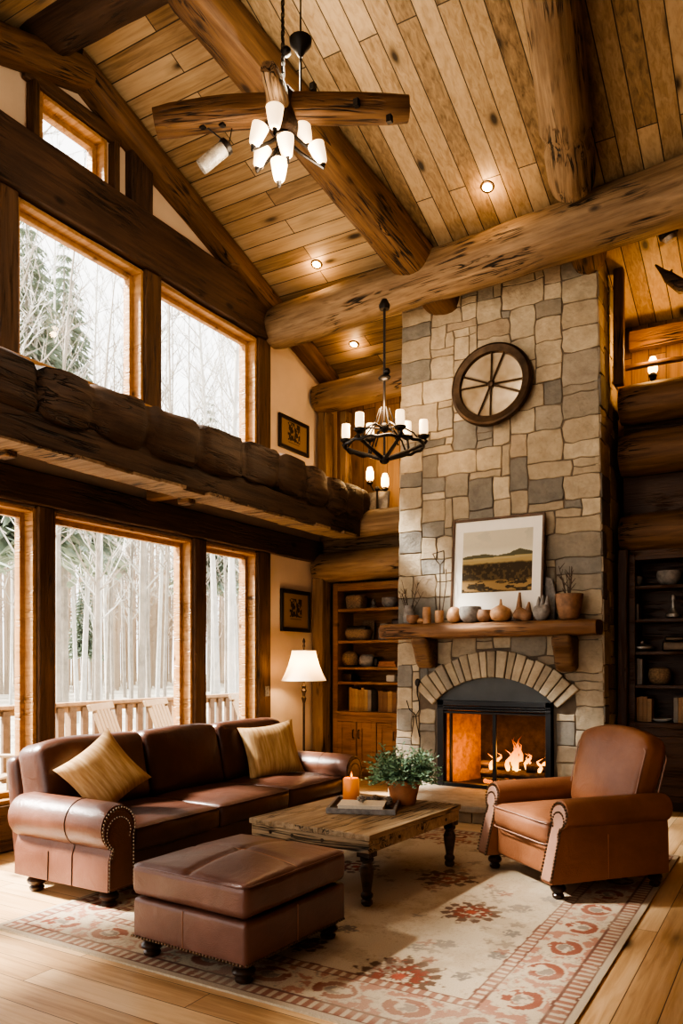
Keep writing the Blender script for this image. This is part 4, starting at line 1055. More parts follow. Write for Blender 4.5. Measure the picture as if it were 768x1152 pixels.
for i, (x, y, s_, lb) in enumerate(((-2.63, 4.72, .036, 'small silvery pine cone lying on the pale book in the tray'), (-2.56, 4.98, .04, 'small silvery pine cone in the tray beside the flowerpot'), (-2.69, 5.03, .035, 'small silvery pine cone at the back of the tray'), (-2.51, 4.88, .032, 'small silvery pine cone at the tray edge nearest the armchair'))):
    mb = MB(); rr = random.Random(i)
    z = TZ + (.061 if i == 0 else .0145)
    for k in range(26):
        a_ = k * 2.4; zz = k / 26; rad = s_ * math.sin(PI * (zz * .85 + .1)); mb.sphere((rad * math.cos(a_) * .8, rad * math.sin(a_) * .8, .010 + zz * s_ * 1.2), s_ * .30, 6, 4, (1, 1, .5))
    tag(mb.build('pine_cone', M['silver'], loc=(x, y, z)), lb, 'pine cone')
pp = (-2.52, 5.16, TZ)
pot = thing('potted_herb', 'bushy green herb in a terracotta pot on the coffee table', 'plant', pp)
mb = MB(); mb.lathe([(.001, 0), (.085, 0), (.09, .01), (.118, .135), (.13, .14), (.134, .18), (.122, .185), (.112, .15), (.001, .15)], seg=28); mb.build('pot', M['terra'], pot, smooth=40)
mb = MB(); mb.lathe([(.001, .15), (.112, .151), (.105, .16), (.001, .165)], seg=16); mb.build('soil', M['soil'], pot)
mb = MB(); rr = random.Random(9)
for i in range(240):
    a_ = rr.uniform(0, 2 * PI); el = rr.uniform(.05, 1.0); L = rr.uniform(.15, .245)
    d = Vector((math.cos(a_) * math.sqrt(1 - el * el * .85), math.sin(a_) * math.sqrt(1 - el * el * .85), el * .9)).normalized()
    p0 = Vector((.05 * math.cos(a_), .05 * math.sin(a_), .15)); p1 = p0 + d * L + Vector((0, 0, .03)); p1.z -= .05 * (1 - el)
    pm_ = p0.lerp(p1, .5) + Vector((0, 0, .03)); mb.tube([p0, pm_, p1], [.0022, .0018, .001], 4, False)
    for k in range(13):
        f = .30 + .7 * k / 12; q = (p0.lerp(pm_, f * 2) if f < .5 else pm_.lerp(p1, f * 2 - 1)); b_ = rr.uniform(0, 6.3); ld = Vector((math.cos(b_), math.sin(b_), rr.uniform(-.1, .8))).normalized()
        sdv = ld.orthogonal().normalized() * .0065; l = rr.uniform(.022, .036)
        mb.add([q, q + ld * l * .5 + sdv, q + ld * l, q + ld * l * .5 - sdv], [(0, 1, 2, 3)])
fo = mb.build('foliage', M['herb'], pot, smooth=0); fo.scale = (1.05, 1.05, 1.15); fo.location.z = -.02

# ------------------------------------------------------------------ floor lamp
lp = thing('floor_lamp', 'bronze floor lamp with white bell shade behind the sofa', 'lamp', (-5.02, 7.62, 0))
mb = MB(); mb.lathe([(.001, 0), (.15, 0), (.15, .015), (.10, .03), (.04, .05), (.02, .08), (.001, .09)], seg=24); mb.build('base', M['bronze'], lp)
mb = MB(); mb.lathe([(.014, .05), (.016, .4), (.013, .42), (.022, .44), (.013, .46), (.013, 1.02), (.022, 1.05), (.03, 1.08), (.015, 1.10), (.02, 1.14), (.035, 1.17), (.02, 1.19), (.028, 1.22), (.012, 1.25), (.010, 1.68)], seg=14); mb.build('pole', M['bronze'], lp)
mb = MB(); prof = [(.265, 1.285), (.225, 1.36), (.185, 1.46), (.155, 1.56), (.14, 1.635)]
mb.lathe(prof, seg=32); mb.f = mb.f[:-2]; mb.c = mb.c[:-2]; sh = mb.build('lamp_shade', M['shade'], lp, smooth=60)
mb = MB(); 
for k in range(3): a_ = 2 * PI * k / 3; mb.tube([(0, 0, 1.62), (.138 * math.cos(a_), .138 * math.sin(a_), 1.632)], .003, 5)
mb.build('shade_spider', M['bronze'], sh)
for rr_, z in ((.265, 1.285), (.14, 1.635)):
    mb = MB(); mb.tube([(rr_ * math.cos(2 * PI * k / 32), rr_ * math.sin(2 * PI * k / 32), z) for k in range(33)], .004, 5, False); mb.build('shade_ring', M['white'], sh)
mb = MB(); mb.lathe([(.008, 1.66), (.016, 1.69), (.010, 1.72), (.018, 1.745), (.010, 1.77), (.003, 1.785)], seg=12); mb.build('finial', M['bronze'], lp)

# ------------------------------------------------------------------ lower chandelier (hangs from the spanning log)
chz = 3.70; chp = Vector((-3.66, 7.05, 0))
ch = thing('chandelier', 'black iron chandelier with glowing candle shades hanging before the chimney', 'chandelier', (chp.x, chp.y, 3.55))
mb = MB(); mb.tube([(0, 0, .02), (0, 0, 1.62)], .013, 8); mb.lathe([(.05, 1.56), (.06, 1.60), (.03, 1.66)], (0, 0, 0), 12); mb.sphere((0, 0, .86), .05, 10, 6, (1.4, 1, .7)); mb.sphere((.03, 0, .92), .035, 8, 6); mb.sphere((0, 0, .35), .05, 10, 6); mb.sphere((0, 0, .02), .055, 10, 6, (1, 1, .8))
mb.build('stem', M['iron'], ch)
angs = [20, 80, 140, 200, 260, 320]
for i, a_ in enumerate(angs):
    a_ = R(a_); d = Vector((math.cos(a_), math.sin(a_), 0)); rr_ = .40; hz = .26 + (.10 if i in (1, 2) else 0)
    mb = MB(); mb.tube([d * .03 + Vector((0, 0, .03)), d * .15 + Vector((0, 0, .07)), d * .30 + Vector((0, 0, .12)), d * rr_ + Vector((0, 0, .16)), d * (rr_ + .03) + Vector((0, 0, .19)), d * rr_ + Vector((0, 0, hz - .03))], [.022, .02, .018, .02, .014, .012], 8)
    mb.tube([d * .03 + Vector((0, 0, .34)), d * .16 + Vector((0, 0, .36)), d * .30 + Vector((0, 0, .28)), d * .38 + Vector((0, 0, .17))], [.010, .009, .009, .010], 6)
    mb.tube([d * .05 + Vector((0, 0, .55)), d * .10 + Vector((0, 0, .40)), d * .24 + Vector((0, 0, .22))], [.006, .007, .008], 6)
    arm = mb.build('arm', M['iron'], ch)
    c = d * rr_
    mb = MB(); mb.lathe([(.02, hz - .05), (.055, hz - .03), (.06, hz - .01), (.03, hz)], (c.x, c.y, 0), 14); mb.build('cup', M['iron'], arm)
    mb = MB(); mb.lathe([(.040, hz), (.046, hz + .03), (.044, hz + .13), (.041, hz + .145), (.001, hz + .145)], (c.x, c.y, 0), 16); mb.build('candle_shade', M['bulb'], arm, smooth=50)
mb = MB(); ring = [(.40 * math.cos(2 * PI * k / 40), .40 * math.sin(2 * PI * k / 40), .155 + .01 * math.sin(k * 2.1)) for k in range(41)]; mb.tube(ring, .017, 7, False); mb.build('ring', M['iron'], ch)

# ------------------------------------------------------------------ ceiling fixture of wooden arms and bell shades
hubp = at(318, 128, 5.4)
uc = thing('timber_chandelier', 'rustic ceiling fixture of crossed wooden arms with glowing bell shades', 'chandelier', hubp)
def toL(v): return Vector(v) - hubp
def w2(px, py, t=5.4): return toL(at(px, py, t))
for p0, p1, rr0, rr1, sd in ((w2(318, 122), w2(174, 138, 5.35), .095, .085, 61), (w2(318, 122), w2(459, 123, 5.45), .095, .082, 62), (w2(312, 128, 5.4), w2(300, 74, 5.05), .085, .05, 63)):
    o = log_mb((p1 - p0).length, rr0, rr1, wob=.08, square=.5, seed=sd, bend=.02).build('wooden_arm', M['logb'] if sd != 63 else M['log'], uc); place_x(o, p0, p1)
mb = MB(); mb.rbox(.20, .20, .26, .05, (0, 0, .0), lambda p, u: p + Vector((u.x, u.y, u.z)) * .02 * mnoise.noise(p * 12), 3); mb.build('hub_block', M['logd'], uc)
top = ceil_z(hubp.y) - hubp.z
mb = MB()
zc = .1
while zc < top - .1:
    mb.tube([(.012 * math.cos(q * PI / 4) * (1 if int(zc * 20) % 2 else .2), .012 * math.cos(q * PI / 4) * (.2 if int(zc * 20) % 2 else 1), zc + .025 * math.sin(q * PI / 4)) for q in range(9)], .004, 5, False); zc += .042
mb.tube([(0, 0, .05), (0, 0, top)], .005, 6)
mb.lathe([(.03, top - .12), (.07, top - .02), (.07, top)], seg=14); mb.build('chain', M['iron'], uc)
mb = MB(); q = w2(338, 50); mb.lathe([(.012, -.09), (.03, -.06), (.075, .0), (.08, .03), (.03, .06), (.01, .07)], q, 16); mb.tube([q + Vector((0, 0, -.08)), q + Vector((0, 0, -.42))], .008, 6); mb.tube([q + Vector((0, 0, .06)), (q.x, q.y, ceil_z((q + hubp).y) - hubp.z)], .006, 6); mb.sphere(w2(322, 58), .035, 8, 6); mb.build('hanger_cup', M['iron'], uc)
for px, py, dx in ((215, 118, 0), (250, 138, 0), (352, 98, 0), (228, 140, 0), (438, 134, 0), (401, 116, 0)):
    c = w2(px, py, 5.35); mb = MB(); mb.cbox(c, (.035, .035, .05)); mb.build('iron_bolt', M['iron'], uc)
stemz = w2(318, 175)
mb = MB(); mb.tube([(0, 0, -.1), (stemz.x, stemz.y, stemz.z), (w2(314, 188)).to_tuple()], [.05, .045, .05], 10); mb.build('lamp_stem', M['iron'], uc)
BELL = [(.001, -.07), (.022, -.07), (.036, -.055), (.046, -.015), (.054, .03), (.060, .07), (.056, .07), (.048, .03), (.038, -.01), (.001, -.03)]
for px, py, t, tilt in ((309, 133, 5.10, 0), (289, 153, 5.25, .35), (293, 178, 5.40, .3), (322, 166, 5.28, -.1), (343, 152, 5.45, -.3), (359, 174, 5.40, -.35), (314, 193, 5.30, 0)):
    c = w2(px, py, t); mb = MB(); rot = Matrix.Rotation(tilt, 4, CAMY)
    st = Vector((stemz.x, stemz.y, min(-.06, c.z + .12))); mb.tube([st, st.lerp(c, .5) + Vector((0, 0, -.05)), c + rot @ Vector((0, 0, -.10)), c + rot @ Vector((0, 0, -.062))], [.014, .012, .012, .026], 7); a_ = mb.build('lamp_arm', M['iron'], uc)
    mb = MB(); mb.lathe(BELL, c, 18, rot); mb.build('bell_shade', M['bulb'], a_, smooth=60)
ln = thing('glass_lantern', 'small tilted glass tube lantern hanging under the left wooden arm', 'lantern', at(241, 176, 5.4)); lnp = ln.location.copy()
ax = (CAMX * .75 + Vector((0, 0, .62))).normalized()
mb = MB(); mt = Vector((0, 0, 1)).rotation_difference(ax).to_matrix().to_4x4(); mb.lathe([(.001, -.12), (.05, -.12), (.052, -.11), (.052, .09), (.048, .1), (.001, .1)], (0, 0, 0), 14, mt); mb.build('glass_tube', simple('ribbed_glass', (.55, .50, .42), .15, var=.4, scale=20, bump=.5, Transmission_Weight=.5), ln)
mb = MB(); mb.lathe([(.02, .14), (.056, .12), (.058, .09), (.05, .085)], (0, 0, 0), 14, mt); mb.tube([ax * .13, Vector((at(228, 140, 5.36) - lnp))], .005, 5); mb.tube([ax * .13, Vector((at(262, 138, 5.4) - lnp))], .004, 5); mb.build('cap', M['iron'], ln)

# ------------------------------------------------------------------ recessed ceiling lights
for px, py, lb in ((548, 210, 'small glowing recessed ceiling light above the spanning log near the chimney top'), (356, 297, 'small glowing recessed ceiling light beside the sloping rafter, above the left log end'), (398, 387, 'small glowing recessed ceiling light below the spanning log, above the iron chandelier')):
    d = ray(px, py); t = (8.38 - EYE) / (d.z + .345 * d.y); c = at(px, py, t)
    t_ = thing('recessed_light', lb, 'light', c); t_.rotation_euler = (-math.atan(.345), 0, 0)
    mb = MB(); prof = [(.045, -.012), (.062, -.012), (.066, -.004), (.066, .0), (.045, .0)]; mb.lathe(prof, seg=20); mb.f = mb.f[:-2]; mb.c = mb.c[:-2]; mb.build('trim_ring', M['bronze'], t_)
    mb = MB(); mb.lathe([(.046, -.006), (.046, -.002)], seg=18); mb.build('lens', M['down'], t_)

# ------------------------------------------------------------------ candle lamps in the lofts
def loft_lamp(name, label, base, bulbs, h):
    t = thing(name, label, 'lamp', base)
    mb = MB(); mb.lathe([(.001, 0), (.09, 0), (.09, .015), (.03, .03), (.016, .05), (.014, h)], seg=14); mb.sphere((0, 0, h), .035, 8, 6); mb.build('stand', M['iron'], t)
    for dx, dz in bulbs:
        d = CAMX * dx; mb = MB(); mb.tube([(0, 0, h), (d.x * .5, d.y * .5, h - .02), (d.x, d.y, h + dz - .03)], .012, 7); mb.lathe([(.02, h + dz - .05), (.045, h + dz - .03), (.03, h + dz)], d, 12); a_ = mb.build('arm', M['iron'], t)
        mb = MB(); mb.lathe([(.036, h + dz), (.050, h + dz + .03), (.048, h + dz + .11), (.028, h + dz + .17), (.001, h + dz + .175)], d, 14); mb.build('candle_shade', M['bulb2'], a_, smooth=60)
    return t
q = on(424, 575, 1, 8.62)
loft_lamp('candle_lamp', 'two-armed iron candle lamp on the loft left of the chimney', (q.x, 8.62, 3.382), [(-.09, .10), (.10, .02)], .30)
q = on(730, 400, 1, 8.62)
loft_lamp('candle_lamp', 'small glowing candle lamp on the dark loft right of the chimney', (q.x + .02, 8.72, 4.342), [(.0, .05)], .16)
rr = random.Random(3)
mb = MB(); mb.rbox(.30, .05, .30, .02, (0, 0, .15), n=3); tag(mb.build('slate_panel', M['greyp'], loc=(-4.62, 8.70, 3.382), rot=(R(-12), 0, 0)), 'grey slab leaning on the loft beside the two-armed lamp', 'slab')
mb = MB(); mb.tube([(-.12, 0, 0), (-.12, 0, .12), (-.08, 0, .18), (.08, 0, .18), (.12, 0, .12), (.12, 0, 0)], .010, 6); mb.tube([(-.12, 0, .01), (.12, 0, .01)], .01, 6); mb.tube([(-.12, 0, .1), (.12, 0, .1)], .008, 6); tag(mb.build('iron_stand', M['iron'], loc=(-4.12, 8.62, 3.385)), 'small black iron stand on the loft edge next to the chimney', 'stand')
# dark fittings high by the right edge
c = on(748, 255, 1, 7.6)
sp = thing('spotlight', 'dark conical metal spotlight high in the corner right of the chimney', 'light', c)
d = (CAMX * .45 + Vector((0, 0, -1))).normalized(); mt = Vector((0, 0, 1)).rotation_difference(-d).to_matrix().to_4x4()
mb = MB(); mb.lathe([(.075, -.10), (.085, -.09), (.08, .10), (.06, .2), (.02, .22)], (0, 0, 0), 16, mt); mb.tube([-d * .2, -d * .2 + Vector((0, 0, .30))], .02, 8); mb.build('housing', M['iron'], sp)
mb = MB(); mb.lathe([(.001, -.15), (.05, -.14), (.07, -.10), (.001, -.09)], (0, 0, 0), 14, mt); mb.build('lens', M['silver'], sp)
c0, c1, c2, c3 = on(737, 298, 1, 8.2), on(752, 312, 1, 8.2), on(766, 322, 1, 8.2), on(800, 320, 1, 8.25)
mb = MB(); mb.tube([c0, c0.lerp(c1, .6), c1, c2, c3], [.008, .03, .055, .07, .08], 9); mb.tube([c1, c1 + Vector((.03, 0, .07))], [.03, .008], 6); mb.tube([c3, c3 + Vector((.1, .6, -.05))], [.08, .09], 9)
tag(mb.build('curved_branch', M['logd']), 'dark pointed curved branch jutting in high at the right edge', 'branch')

# ------------------------------------------------------------------ bookcases
def bookcase(name, label, x0, x1, yf, yb, top, shelves, counter, mat, doors):
    t = thing(name, label, 'bookcase', ((x0 + x1) / 2, yf, 0)); hw_ = (x1 - x0) / 2; dp = yb - yf
    mb = MB()
    mb.box((-hw_, 0, 0), (-hw_ + .07, dp, top)); mb.box((hw_ - .07, 0, 0), (hw_, dp, top)); mb.box((-hw_ + .07, 0, top - .10), (hw_ - .07, dp, top)); mb.box((-hw_ + .07, .06, 0), (hw_ - .07, dp, .10))
    mb.build('carcass', mat, t, smooth=0, bevel=.005)
    mb = MB(); mb.box((-hw_ + .07, dp - .02, .1), (hw_ - .07, dp, top - .1)); mb.build('back_panel', mat, t, smooth=0)
    for z in shelves:
        mb = MB(); mb.box((-hw_ + .07, .02, z - .035), (hw_ - .07, dp - .02, z)); mb.build('shelf', mat, t, smooth=0, bevel=.004)
    mb = MB(); mb.box((-hw_ + .07, -.03, counter - .05), (hw_ - .07, dp - .02, counter)); mb.build('counter', mat, t, smooth=0, bevel=.006)
    mb = MB(); mb.box((-hw_ + .07, .0, counter - .13), (hw_ - .07, .03, counter - .05)); mb.box((-hw_ + .07, .0, .1), (hw_ - .07, .03, .16)); mb.build('face_frame', mat, t, smooth=0)
    w = (2 * hw_ - .14) / doors
    for i in range(doors):
        xa_ = -hw_ + .07 + i * w + .006; xb_ = xa_ + w - .012
        z0_, z1_ = .165, counter - .135
        mb = MB()
        for lo, hi in (((xa_, -.012, z0_), (xa_ + .07, .02, z1_)), ((xb_ - .07, -.012, z0_), (xb_, .02, z1_)), ((xa_ + .07, -.012, z0_), (xb_ - .07, .02, z0_ + .08)), ((xa_ + .07, -.012, z1_ - .08), (xb_ - .07, .02, z1_)), ((xa_ + .06, .003, z0_ + .07), (xb_ - .06, .018, z1_ - .07))): mb.box(lo, hi)
        dr = mb.build('door', mat, t, smooth=0, bevel=.004)
        mb = MB(); hx = xb_ - .035 if i % 2 == 0 else xa_ + .035
        mb.tube([(hx, -.012, z1_ - .10), (hx, -.04, z1_ - .10), (hx, -.04, z1_ - .2), (hx, -.012, z1_ - .2)], .007, 6); mb.build('handle', M['iron'], dr)
    return t
LB = (-5.23, -3.93, 8.62, 9.06); LSH = [2.19, 1.78, 1.44, 1.25]
bookcase('bookcase', 'honey brown built-in bookcase with cabinet doors left of the fireplace', *LB, 2.52, LSH, .87, M['cab'], 4)
RB = (-1.52, .9, 8.34, 8.74); RSH = [2.28, 1.94, 1.61, 1.27]
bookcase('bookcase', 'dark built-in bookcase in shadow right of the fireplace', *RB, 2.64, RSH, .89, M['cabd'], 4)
BC = [simple('book_tan', (.30, .17, .075), .6), simple('book_brown', (.16, .075, .03), .6), simple('book_dark', (.045, .027, .017), .6), simple('book_ochre', (.34, .21, .10), .6), simple('book_grey', (.20, .17, .135), .6)]
ORD = ['first', 'second', 'third', 'fourth', 'fifth', 'sixth', 'seventh', 'eighth', 'ninth', 'tenth']
def book(mat, w, h, d, loc, label, group, flat=False):
    mb = MB()
    mb.box((0, 0, 0), (w, .004, h)); mb.box((0, .004, 0), (.003, d, h)); mb.box((w - .003, .004, 0), (w, d, h))
    for z in (.15, .8): mb.box((-.0008, -.002, h * z), (w + .0008, .004, h * z + .01))
    o = mb.build('book', mat, smooth=0, bevel=.0015); tag(o, label, 'book', group); o.location = loc
    m2 = MB(); m2.box((.003, .004, .004), (w - .003, d - .006, h - .004)); m2.build('pages', M['page'], o, smooth=0)
    return o
def book_row(x, y, z, n, mats, where, group, hr=(.2, .25), wr=(.03, .045), seed=0):
    rr = random.Random(seed)
    for i in range(n):
        w = rr.uniform(*wr); h = rr.uniform(*hr); k = rr.randrange(len(mats))
        book(BC[mats[k]], w, h, .17, (x, y, z), '%s from the left of the %s' % (ORD[i], where), group); x += w + .002
    return x
yl = 8.68
x = book_row(-5.02, yl, .871, 7, [0, 3, 4, 0, 1], 'tan books on the left cabinet', 'tan books above the left cabinet doors', (.27, .31), (.04, .052), 1)
x = book_row(x + .10, yl, .871, 4, [1, 0, 1], 'brown ribbed books on the left cabinet', 'brown books on the left cabinet counter', (.25, .27), (.055, .07), 2)
x = book_row(x + .01, yl, .871, 4, [2, 2, 1], 'dark books beside the chimney, left cabinet', 'dark books on the left cabinet counter', (.2, .26), (.04, .05), 3)
def basket(label, loc, w, d, h, mat='wicker'):
    mb = MB(); mb.rbox(w, d, h, .03, (0, 0, h / 2), lambda p, u: Vector((p.x * (1 + .08 * u.z), p.y * (1 + .06 * u.z), p.z)), 3)
    o = mb.build('basket', M[mat], loc=loc); tag(o, label, 'basket')
    m2 = MB(); m2.tube([(w * .54 * math.cos(2 * PI * k / 24), d * .53 * math.sin(2 * PI * k / 24), h) for k in range(25)], .008, 5, False); m2.build('rim', M[mat], o)
def lshelf(px, z): p = on(px, CY - (z - EYE) / 9.9 * F, 1, 8.80); return (p.x, 8.80, z + .001)
L1, L2, L3, L4, L5 = 2.19, 1.78, 1.44, 1.25, .87
basket('square tan wicker basket on the top shelf of the left bookcase', lshelf(401, L1), .23, .2, .17)
mb = MB(); mb.lathe([(.05, 0), (.055, .01), (.02, .05), (.03, .08), (.012, .12), (.001, .125)], seg=10); tag(mb.build('figurine', M['silver'], loc=lshelf(420, L1)), 'small pale pointed figurine on the top shelf of the left bookcase', 'figurine')
lathe_thing('glass_bowl', 'grey lidded bowl on the top shelf of the left bookcase by the chimney', 'bowl', BOWL, M['greyp'], lshelf(438, L1), sc=1.3)
mb = MB(); mb.rbox(.33, .2, .15, .06, (0, 0, .075), lambda p, u: Vector((p.x * (1 + .12 * u.z), p.y * (1 + .1 * u.z), p.z)), 4); o = tag(mb.build('oval_basket', M['wicker'], loc=lshelf(403, L2)), 'oval grey woven basket on the second shelf of the left bookcase', 'basket')
mb = MB(); mb.rbox(.29, .15, .06, .025, (0, 0, .16), n=3); mb.build('contents', M['black'], o)
mb = MB(); mb.box((-.09, 0, 0), (.09, .012, .27)); p = lshelf(408, L2); tag(mb.build('blank_card', M['wicker'], loc=(p[0], 8.93, p[2]), rot=(R(-6), 0, 0), bevel=.002), 'plain tan card standing behind the oval basket', 'card')
mb = MB(); mb.lathe([(.06, 0), (.075, .01), (.08, .14), (.055, .17), (.05, .20), (.06, .21), (.001, .20)], seg=16); tag(mb.build('lidded_jar', M['greyp'], loc=lshelf(432, L2)), 'grey jar on the second shelf of the left bookcase beside the mantel end', 'jar')
mb = MB(); mb.rbox(.13, .10, .27, .02, (0, 0, .135), n=3); p = lshelf(443, L2); tag(mb.build('tall_box', M['foot'], loc=(p[0], 8.9, p[2])), 'tall dark box behind the grey jar on the left bookcase', 'box')
lathe_thing('stone_ball', 'round pale stone ball on the third shelf of the left bookcase', 'ornament', [(.03, 0), (.09, .02), (.115, .09), (.10, .16), (.05, .2), (.001, .205)], M['wicker'], lshelf(394, L3))
lathe_thing('woven_pot', 'round dark woven pot on the third shelf of the left bookcase', 'pot', [(.06, 0), (.1, .03), (.115, .09), (.09, .14), (.06, .16), (.001, .16)], M['greyp'], lshelf(413, L3))
mb = MB(); mb.rbox(.09, .09, .12, .03, (0, 0, .06), n=2); tag(mb.build('small_jar', M['iron'], loc=lshelf(423, L3)), 'small black jar on the third shelf of the left bookcase', 'jar')
mb = MB(); mb.box((-.13, -.08, 0), (.13, .08, .035)); mb.box((-.12, -.075, .035), (.11, .075, .07)); tag(mb.build('storage_box', M['terra'], loc=lshelf(438, L3), bevel=.004), 'low stacked reddish box on the third shelf of the left bookcase', 'box')
mb = MB(); mb.rbox(.16, .14, .10, .015, (0, 0, .05), n=2); tag(mb.build('storage_box', M['foot'], loc=lshelf(392, L4)), 'small dark box on the narrow fourth shelf of the left bookcase', 'box')
mb = MB(); mb.rbox(.12, .12, .09, .015, (0, 0, .045), n=2); tag(mb.build('storage_box', M['page'], loc=lshelf(441, L4)), 'small pale box on the narrow fourth shelf of the left bookcase', 'box')
yr = 8.42
def rsh(px, z): p = on(px, 700, 1, 8.52); return (p.x, 8.52, z + .001)
lathe_thing('pottery_bowl', 'small bowl on the top shelf of the dark bookcase', 'bowl', BOWL, M['greyp'], rsh(713, 2.28), sc=1.1)
lathe_thing('pottery_bowl', 'wide grey bowl on the top shelf of the dark bookcase by the frame edge', 'bowl', BOWL, M['greyp'], rsh(752, 2.28), sc=1.5)
p = rsh(710, 1.94); book_row(p[0], yr, 1.941, 3, [4, 2, 4], 'thin books on the dark second shelf', 'thin books on the dark bookcase', (.15, .17), (.025, .03), 5)
lathe_thing('stoppered_bottle', 'pale round bottle with tall stopper on the second shelf of the dark bookcase', 'bottle', [(.03, 0), (.07, .02), (.075, .05), (.03, .09), (.018, .12), (.016, .18), (.026, .2), (.02, .24), (.001, .25)], M['silver'], rsh(757, 1.94))
lathe_thing('silver_dish', 'tarnished lidded dish on the third shelf of the dark bookcase', 'dish', [(.08, 0), (.12, .03), (.12, .05), (.08, .07), (.02, .085), (.02, .11), (.001, .115)], M['silver'], rsh(722, 1.61))
mb = MB(); mb.rbox(.24, .16, .10, .02, (0, 0, .05), n=2); mb.rbox(.2, .14, .05, .02, (0, 0, .125), n=2); tag(mb.build('trinket_box', M['bronze'], loc=rsh(760, 1.61)), 'bronze trinket box on the third shelf of the dark bookcase', 'box')
p = rsh(708, 1.27); book_row(p[0], yr, 1.271, 2, [1, 1], 'tall brown books on the dark bookcase', 'tall books on the dark bookcase', (.25, .27), (.035, .04), 7)
p = rsh(718, 1.27); book_row(p[0], yr, 1.271, 2, [4, 4], 'grey books on the dark bookcase', 'grey books on the dark bookcase', (.26, .27), (.025, .03), 8)
lathe_thing('round_basket', 'round woven basket on the fourth shelf of the dark bookcase', 'basket', [(.06, 0), (.1, .03), (.115, .1), (.1, .16), (.05, .18), (.001, .18)], M['wicker'], rsh(742, 1.27))
p = rsh(711, .89); book_row(p[0], yr, .891, 5, [0, 1, 0, 3], 'brown books above dark cabinet doors', 'brown books on the dark bookcase counter', (.23, .26), (.035, .045), 9)
lathe_thing('silver_dish', 'shallow pale dish on the counter of the dark bookcase behind the armchair', 'dish', [(.05, 0), (.09, .015), (.1, .03), (.09, .03), (.05, .015), (.001, .015)], M['white'], rsh(744, .89))
p = rsh(759, .89); book_row(p[0], yr, .891, 4, [3, 0, 4], 'ochre books at the edge, dark bookcase', 'ochre books on the dark bookcase counter', (.24, .27), (.035, .045), 10)

# ------------------------------------------------------------------ outdoors: deck, railing, chairs, winter forest
mb = MB(); mb.box((-9.0, -6, -.25), (-5.66, 14, -.06)); struct(mb.build('deck', M['deck'], smooth=0))
mb = MB(); mb.add([(-5.7, -60, -1.2), (-9, -60, -1.2), (-9, 90, -1.2), (-5.7, 90, -1.2), (-90, -60, -.2), (-90, 90, -.2)], [(0, 1, 2, 3), (1, 4, 5, 2)]); struct(mb.build('ground', M['snow'], smooth=0))
rl = thing('deck_railing', 'weathered wooden deck railing outside the lower windows', 'railing', (-8.3, 4.0, -.06))
mb = MB(); mb.box((-.07, -8, .98), (.07, 10, 1.03)); mb.build('top_rail', M['rail'], rl, smooth=0, bevel=.01)
mb = MB(); mb.box((-.02, -8, .90), (.02, 10, .98)); mb.box((-.02, -8, .12), (.02, 10, .20)); mb.build('cross_rail', M['rail'], rl, smooth=0)
mb = MB(); mb.box((-.022, -.05, .10), (.022, .05, .96)); b0 = mb.build('baluster', M['slatd'], rl, smooth=0); b0.location = (.04, 0.2, 0)
for i in range(44):
    if i == 0: continue
    b = b0.copy(); COL.objects.link(b); b.location = (.04, .2 + i * .2, 0)
mb = MB(); mb.box((-.05, -.05, 0), (.05, .05, .99)); b0 = mb.build('railing_post', M['rail'], rl, smooth=0); b0.location = (0, -3, 0)
for y in (-1, 1, 3, 5, 7, 9): b = b0.copy(); COL.objects.link(b); b.location = (0, y, 0)
def deck_chair():
    t = thing('deck_chair', '', 'chair')
    def slat(name, lo, hi, rot, loc): mb = MB(); mb.box(lo, hi); o = mb.build(name, M['deckchair'], t, smooth=0, bevel=.006); o.rotation_euler = rot; o.location = loc
    for i in range(6): slat('back_slat', (-.04, -.012, 0), (.04, .012, .72 - .012 * abs(i - 2.5) ** 2), (R(-20), 0, 0), (-.25 + i * .1, .22, .36))
    slat('back_rail', (-.34, -.02, -.04), (.34, .02, .04), (R(-20), 0, 0), (0, .47, 1.03)); slat('back_rail', (-.32, -.02, -.04), (.32, .02, .04), (R(-20), 0, 0), (0, .26, .46))
    for i in range(5): slat('seat_slat', (-.29, -.04, -.012), (.29, .04, .012), (R(10), 0, 0), (0, -.30 + i * .11, .44 - i * .02))
    for s in (-1, 1):
        slat('armrest', (-.06, -.38, -.014), (.06, .38, .014), (0, 0, 0), (s * .36, -.02, .62)); slat('leg', (-.022, -.045, 0), (.022, .045, .605), (0, 0, 0), (s * .33, -.32, 0)); slat('leg', (-.022, -.045, 0), (.022, .045, .61), (R(-8), 0, 0), (s * .33, .22, 0))
    return t
dc = deck_chair(); spots = [(-6.75, 6.70, 205, 'cream wooden deck chair outside, second from the left along the railing'), (-6.9, 7.75, 200, 'cream wooden deck chair outside, third along the railing, behind the sofa'), (-7.1, 9.7, 205, 'cream wooden deck chair outside the narrow lower window'), (-6.9, 4.55, 210, 'cream wooden deck chair outside the leftmost lower window')]
for i, (x, y, a_, lb) in enumerate(spots):
    c = dc if i == 0 else copy_tree(dc)
    c.location = (x, y, -.06); c.rotation_euler = (0, 0, R(a_ - 90)); c['label'] = lb; c['group'] = 'deck chairs'
